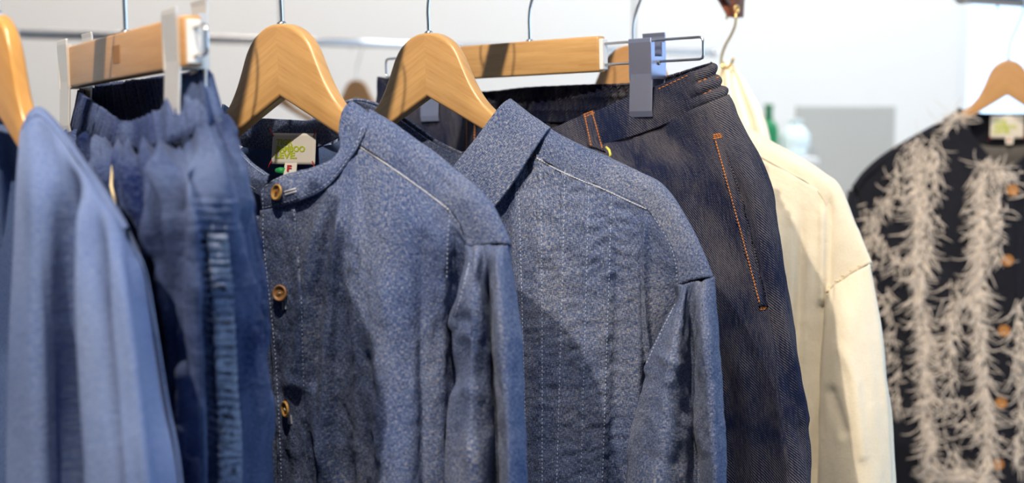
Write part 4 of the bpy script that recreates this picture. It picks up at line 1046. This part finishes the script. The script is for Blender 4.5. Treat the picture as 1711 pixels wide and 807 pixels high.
# ------------------------------------------------------------------ black fringed jacket (FJ), traced on its left half and mirrored
def fj():
    fr = FJ
    o = fr.root('jacket'); tag(o, 'black jacket with ragged beige fringe strips and amber buttons', 'jacket')
    front = [
     [(1697,310,.045),(1680,288,.043),(1655,262,.038),(1630,232,.030),(1606,200,.020),(1580,214,.018),(1550,230,.017),(1515,250,.016),(1480,272,.014),(1450,296,.010),(1432,318,.004)],
     [(1697,400,.056),(1676,400,.055),(1650,395,.052),(1622,390,.048),(1594,386,.044),(1566,385,.040),(1536,386,.036),(1506,388,.030),(1478,392,.022),(1452,398,.012),(1434,405,.0)],
     [(1695,540,.058),(1672,540,.057),(1646,540,.054),(1618,540,.050),(1590,540,.046),(1562,540,.042),(1533,540,.037),(1505,540,.030),(1480,540,.020),(1458,540,.008),(1442,540,-.006)],
     [(1690,690,.058),(1667,690,.057),(1642,690,.054),(1615,690,.050),(1588,690,.046),(1560,690,.042),(1532,690,.036),(1506,690,.028),(1484,690,.018),(1464,690,.005),(1450,690,-.010)],
     [(1684,830,.056),(1662,830,.055),(1638,830,.052),(1612,830,.048),(1586,830,.044),(1560,830,.040),(1534,830,.034),(1509,830,.026),(1488,830,.016),(1470,830,.003),(1456,830,-.012)]]
    front = ext_rows(fr, ext_rows(fr, front, 950, -2), 1060, -2)
    fp = sheet(fr, 'front_panel', front, M['black'], o, 110, 90, wr=[(20,6,.003,131)])
    f2_ = sheet(fr, 'front_panel', front, M['black'], o, 110, 90, mirror=True, dn=-.003, wr=[(20,6,.003,131)])
    ya = front[0][4:]
    yc = [(1602,182,0),(1578,200,0),(1548,216,0),(1512,236,0),(1474,260,0),(1444,286,0),(1424,312,0)]
    yoke = [ya, [((a[0]+c[0])/2-1,(a[1]+c[1])/2-2,a[2]*.7) for a, c in zip(ya, yc)], yc, [(c[0]+1, c[1]+8, -.012) for c in yc], [(c[0]+4, c[1]+24, -.02) for c in yc]]
    y1 = sheet(fr, 'yoke', yoke, M['black'], o, 30, 60); sheet(fr, 'yoke', yoke, M['black'], o, 30, 60, mirror=True)
    bt = [[(1684,245,-.036),(1660,245,-.036),(1635,240,-.034),(1612,226,-.03)] + [(c[0]+4, c[1]+24, -.02) for c in yc]] + [[(p[0], p[1], -p[2]*.9-.004) for p in r] for r in front[1:]]
    for mi in (False, True): sheet(fr, 'back_panel', bt, M['grey_lining'], o, 50, 50, front=False, mirror=mi)
    ct = [(1604,186,.012),(1603,180,-.004),(1612,184,-.022),(1640,189,-.034),(1686,190,-.038)]
    cb = [(1608,206,.020),(1600,200,-.004),(1612,222,-.026),(1640,243,-.036),(1686,246,-.040)]
    for mi in (False, True): sheet(fr, 'neck_band', [ct, cb], M['black'], o, 14, 60, thick=.002, mirror=mi)
    sl = []
    for (y, x0, x1, k) in ((318,1428,1418,.5),(360,1440,1411,.8),(430,1452,1404,1),(540,1462,1400,1.1),(690,1470,1396,1.1),(830,1474,1394,1.1),(1000,1476,1396,1)):
        sl.append([(x0,y,.006),((x0*2+x1)/3,y,.026*k),((x0+2*x1)/3,y,.028*k),(x1,y,0),((x0+2*x1)/3,y,-.03*k),((x0*2+x1)/3,y,-.028*k)])
    s1 = sheet(fr, 'sleeve', sl, M['black'], o, 80, 60, closed=True, wr=[(24,8,.002,141)])
    sheet(fr, 'sleeve', sl, M['black'], o, 80, 60, closed=True, wr=[(24,8,.002,141)], mirror=True)
    b = bvh_of(fp, y1, s1, f2_)
    # buttons
    for (x, y) in ((1692,318),(1684,435),(1678,552),(1673,672),(1668,775)):
        button(fr, b, x, y, .0095, o, 'button_jacket', (0, 0), 30, 'thread_cream', lift=.002)
    # fringe threads
    def strands(line, width, count, seed, spread):
        rg = random.Random(seed); V = []; F = []
        ln = smooth_line(line)
        for k in range(count):
            t = rg.random() * (len(ln) - 1.001); i = int(t); f = t - i
            x = ln[i][0] + (ln[i+1][0] - ln[i][0]) * f + rg.gauss(0, width); y = ln[i][1] + (ln[i+1][1] - ln[i][1]) * f + rg.uniform(-8, 8)
            q = hit(b, x, y)
            if not q: continue
            p, n = q
            if abs(p.y - fr.O[1]) > .3: continue
            L = rg.uniform(.012, .048); ang = rg.gauss(-math.pi / 2, spread)
            d = Vector(fr.u) * math.cos(ang) + Vector((0, 0, 1)) * math.sin(ang)
            curl = rg.uniform(-34, 34); pts = [p - n * .001]; cur = p + n * .0025; pts.append(cur)
            for s in range(6):
                ang += curl * L / 6; d = Vector(fr.u) * math.cos(ang) + Vector((0, 0, 1)) * math.sin(ang)
                cur = cur + d * (L / 6) + n * (rg.uniform(-.001, .0028) * (1 if s < 4 else -.5)); pts.append(cur)
            v, fc = tube_geo(pts, [.0008] * 6 + [.0006, .0003], 4)
            k0 = len(V); V += v; F += [tuple(a + k0 for a in q_) for q_ in fc]
        V = [fr.toL(np.array(v)) for v in V]
        return tag(new_obj('fringe', V, F, M['fringe'], o), kind='stuff')
    strands([(1528,228),(1536,330),(1530,440),(1545,560),(1550,680),(1556,800)], 6, 620, 1, .7)
    strands([(1560,228),(1558,300),(1548,400),(1540,470)], 7, 150, 2, .6)
    strands([(1505,245),(1495,320),(1470,350),(1450,420),(1470,520)], 8, 100, 3, .7)
    strands([(1440,345),(1470,400),(1500,430),(1530,470)], 6, 60, 4, .7)
    strands([(1636,285),(1640,380),(1632,470),(1640,580),(1650,690),(1652,800)], 6, 600, 5, .7)
    strands([(1672,282),(1668,360),(1660,420),(1618,500),(1590,560),(1600,660),(1640,740)], 7, 200, 6, .8)
    strands([(1596,470),(1590,560),(1580,680),(1600,800)], 7, 110, 7, .8)
    strands([(1480,480),(1490,580),(1500,680)], 7, 70, 8, .8)
    strands([(1560,795),(1600,790),(1650,800)], 8, 160, 9, 1.2)
    strands([(1706,500),(1702,620),(1708,780)], 7, 170, 10, .9)
    strands([(1606,188),(1596,192),(1588,206)], 5, 60, 11, 1.2)
    strands([(1645,268),(1672,285),(1700,292)], 5, 70, 12, 1.2)
    lb, put, C = neck_label(fr, o, [(1655,193),(1712,193),(1711,231),(1654,231)], -.0300)
    T = [fr.L(*p) for p in ((1680,229,-.029),(1694,229,-.029),(1692,241,-.027),(1681,241,-.027))]
    tg = new_obj('size_tag', T, [(0,3,2,1)], M['label'], o, smooth=False); tg.modifiers.new('cloth', 'SOLIDIFY').thickness = .0006
    put('F', 0.3, 0.2, 0.36, 0.5, M['thread_red'], 'lettering', tg, T)
fj()

# ------------------------------------------------------------------ leather strap, gold hook and the cloth on it
FS = Frame(1212, 1.937, 40)
def strap():
    fr = FS
    o = fr.root('leather_strap', 0.165); tag(o, 'short brown leather strap looped over the clothes rail', 'strap')
    # loop over the rail, both tails hang down
    path = [(.0155, -.060)] + [(.0155, -.01)] + [(.0155 * math.cos(R(a)), .0155 * math.sin(R(a))) for a in range(0, 181, 15)] + [(-.0155, -.01), (-.006, -.030), (.0105, -.060)]
    path = [(y, z) for y, z in path]
    # strap wraps in the plane across the rail (local x), width along local y
    V = []; F = []; hw = .024; n = len(path)
    for i, (x, z) in enumerate(path):
        w_ = hw * (1 - .25 * (1 if z < -.04 else 0))
        V += [(x, -w_, z), (x, w_, z)]
    for i in range(n - 1): F.append((2*i, 2*i+1, 2*i+3, 2*i+2))
    s = new_obj('strap_loop', V, F, M['leather'], o); m = s.modifiers.new('leather', 'SOLIDIFY'); m.thickness = .0025; m.offset = 0
    s.rotation_euler = (0, 0, R(7))
    z0 = -.060
    tube('eyelet', [(.0175, -.004 + .005 * math.cos(R(a)), z0 + .010 + .005 * math.sin(R(a))) for a in range(0, 360, 30)], .0016, M['gold'], o, seg=8, closed=True)
    h = fr.root('s_hook', 0.0); tag(h, 'thin gold S hook hanging from the brown leather strap', 'hook')
    P = [(1214,32),(1217,20),(1224,16),(1229,24),(1229,40),(1222,58),(1212,76),(1206,94),(1206,108),(1213,113),(1221,108),(1226,96)]
    L = [fr.L(x, y, .014 if i > 2 else .002) for i, (x, y) in enumerate(P)]
    Q = cr(np.array(L), np.linspace(0, len(L) - 1, 60))
    tube('hook_wire', Q, .0018, M['gold'], h, seg=10)
    c = fr.root('hanging_cloth'); tag(c, 'cream cloth gathered on the small gold S hook', 'cloth')
    def lp(y, xl, xr, d):
        w_ = xr - xl
        return [(xl, y, .0), (xl + w_*.2, y, d), (xl + w_*.38, y, d*.35), (xl + w_*.55, y, d*1.1), (xl + w_*.75, y, d*.4), (xl + w_*.9, y, d*.7), (xr, y, 0), (xl + w_*.7, y, -d), (xl + w_*.3, y, -d)]
    rows = [lp(104, 1208, 1222, .005), lp(118, 1198, 1232, .012), lp(150, 1178, 1252, .022), lp(190, 1160, 1274, .032), lp(235, 1150, 1288, .040), lp(300, 1140, 1296, .045), lp(420, 1130, 1304, .048), lp(600, 1126, 1306, .048)]
    sheet(fr, 'gathered_cloth', rows, M['cream'], c, 90, 120, closed=True, wr=[(30,8,.003,151)])
strap()

# ------------------------------------------------------------------ far hangers and things by the back wall
FB = Frame(452, 4.323, 30)
hanger(FB, 0.052, 0, 'blurred far wooden hanger on the bare rail, seen under the band-collar hanger', HG, 'beech3')
FB2 = Frame(596, 4.52, 30)
hanger(FB2, 0.050, 0, 'blurred far wooden hanger on the bare rail, seen between two shirt hangers', HG, 'beech3')
# grey display board
def board():
    p = at(1330, 177, 5.2); q = at(1495, 177, 5.2)
    o = empty('display_board', ((p.x + q.x) / 2, 5.2, 0)); hw = (q.x - p.x) / 2
    tag(o, 'plain grey freestanding display board before the back wall', 'board')
    box('panel', M['grey_panel'], o, -hw, hw, -.015, .015, .12, p.z, bevel=.003)
    for s in (-1, 1):
        box('foot', M['grey_panel'], o, s * hw * .8 - .02, s * hw * .8 + .02, -.18, .18, 0, .03, bevel=.004)
        box('post', M['grey_panel'], o, s * hw * .8 - .012, s * hw * .8 + .012, -.012, .012, .03, .13)
board()
def lathe(name, prof, mat, parent, seg=24):
    V = []; F = []
    for r, z in prof:
        for k in range(seg): a = 2 * math.pi * k / seg; V.append((r * math.cos(a), r * math.sin(a), z))
    for i in range(len(prof) - 1):
        for k in range(seg): F.append((i*seg+k, i*seg+(k+1)%seg, (i+1)*seg+(k+1)%seg, (i+1)*seg+k))
    F.append(tuple(range(seg))[::-1]); F.append(tuple((len(prof)-1)*seg + k for k in range(seg)))
    return new_obj(name, V, F, mat, parent)
def display():
    Y = 5.0
    a = at(1262, 262, Y); b = at(1338, 262, Y); zt = a.z
    t = empty('side_table', ((a.x + b.x) / 2, Y, 0)); tag(t, 'white pedestal display table beside the grey board', 'table')
    hw = (b.x - a.x) / 2 + .04
    box('table_top', M['white'], t, -hw, hw, -.12, .12, zt - .025, zt, bevel=.004)
    box('pedestal', M['white'], t, -hw * .7, hw * .7, -.08, .08, 0.02, zt - .025, bevel=.004)
    box('plinth', M['white'], t, -hw * .9, hw * .9, -.1, .1, 0, .02, bevel=.003)
    g = at(1283, 262, Y)
    v = empty('bottle', (g.x, Y, zt)); tag(v, 'tall green bottle on the white display table', 'bottle')
    lathe('bottle_body', [(.02, 0), (.034, .003), (.036, .02), (.036, .09), (.03, .115), (.016, .13)], M['green_glass'], v)
    lathe('bottle_neck', [(.0155, .129), (.0135, .15), (.0135, .172), (.017, .175), (.017, .183), (.012, .184)], M['green_glass'], v)
    g = at(1328, 262, Y)
    v = empty('vase', (g.x, Y, zt)); tag(v, 'round pale vase on the white display table', 'vase')
    lathe('vase_body', [(.022, 0), (.04, .01), (.052, .045), (.05, .075), (.034, .10), (.02, .112)], M['frosted'], v)
    lathe('vase_lip', [(.0195, .111), (.019, .12), (.026, .13), (.022, .131)], M['frosted'], v)
display()
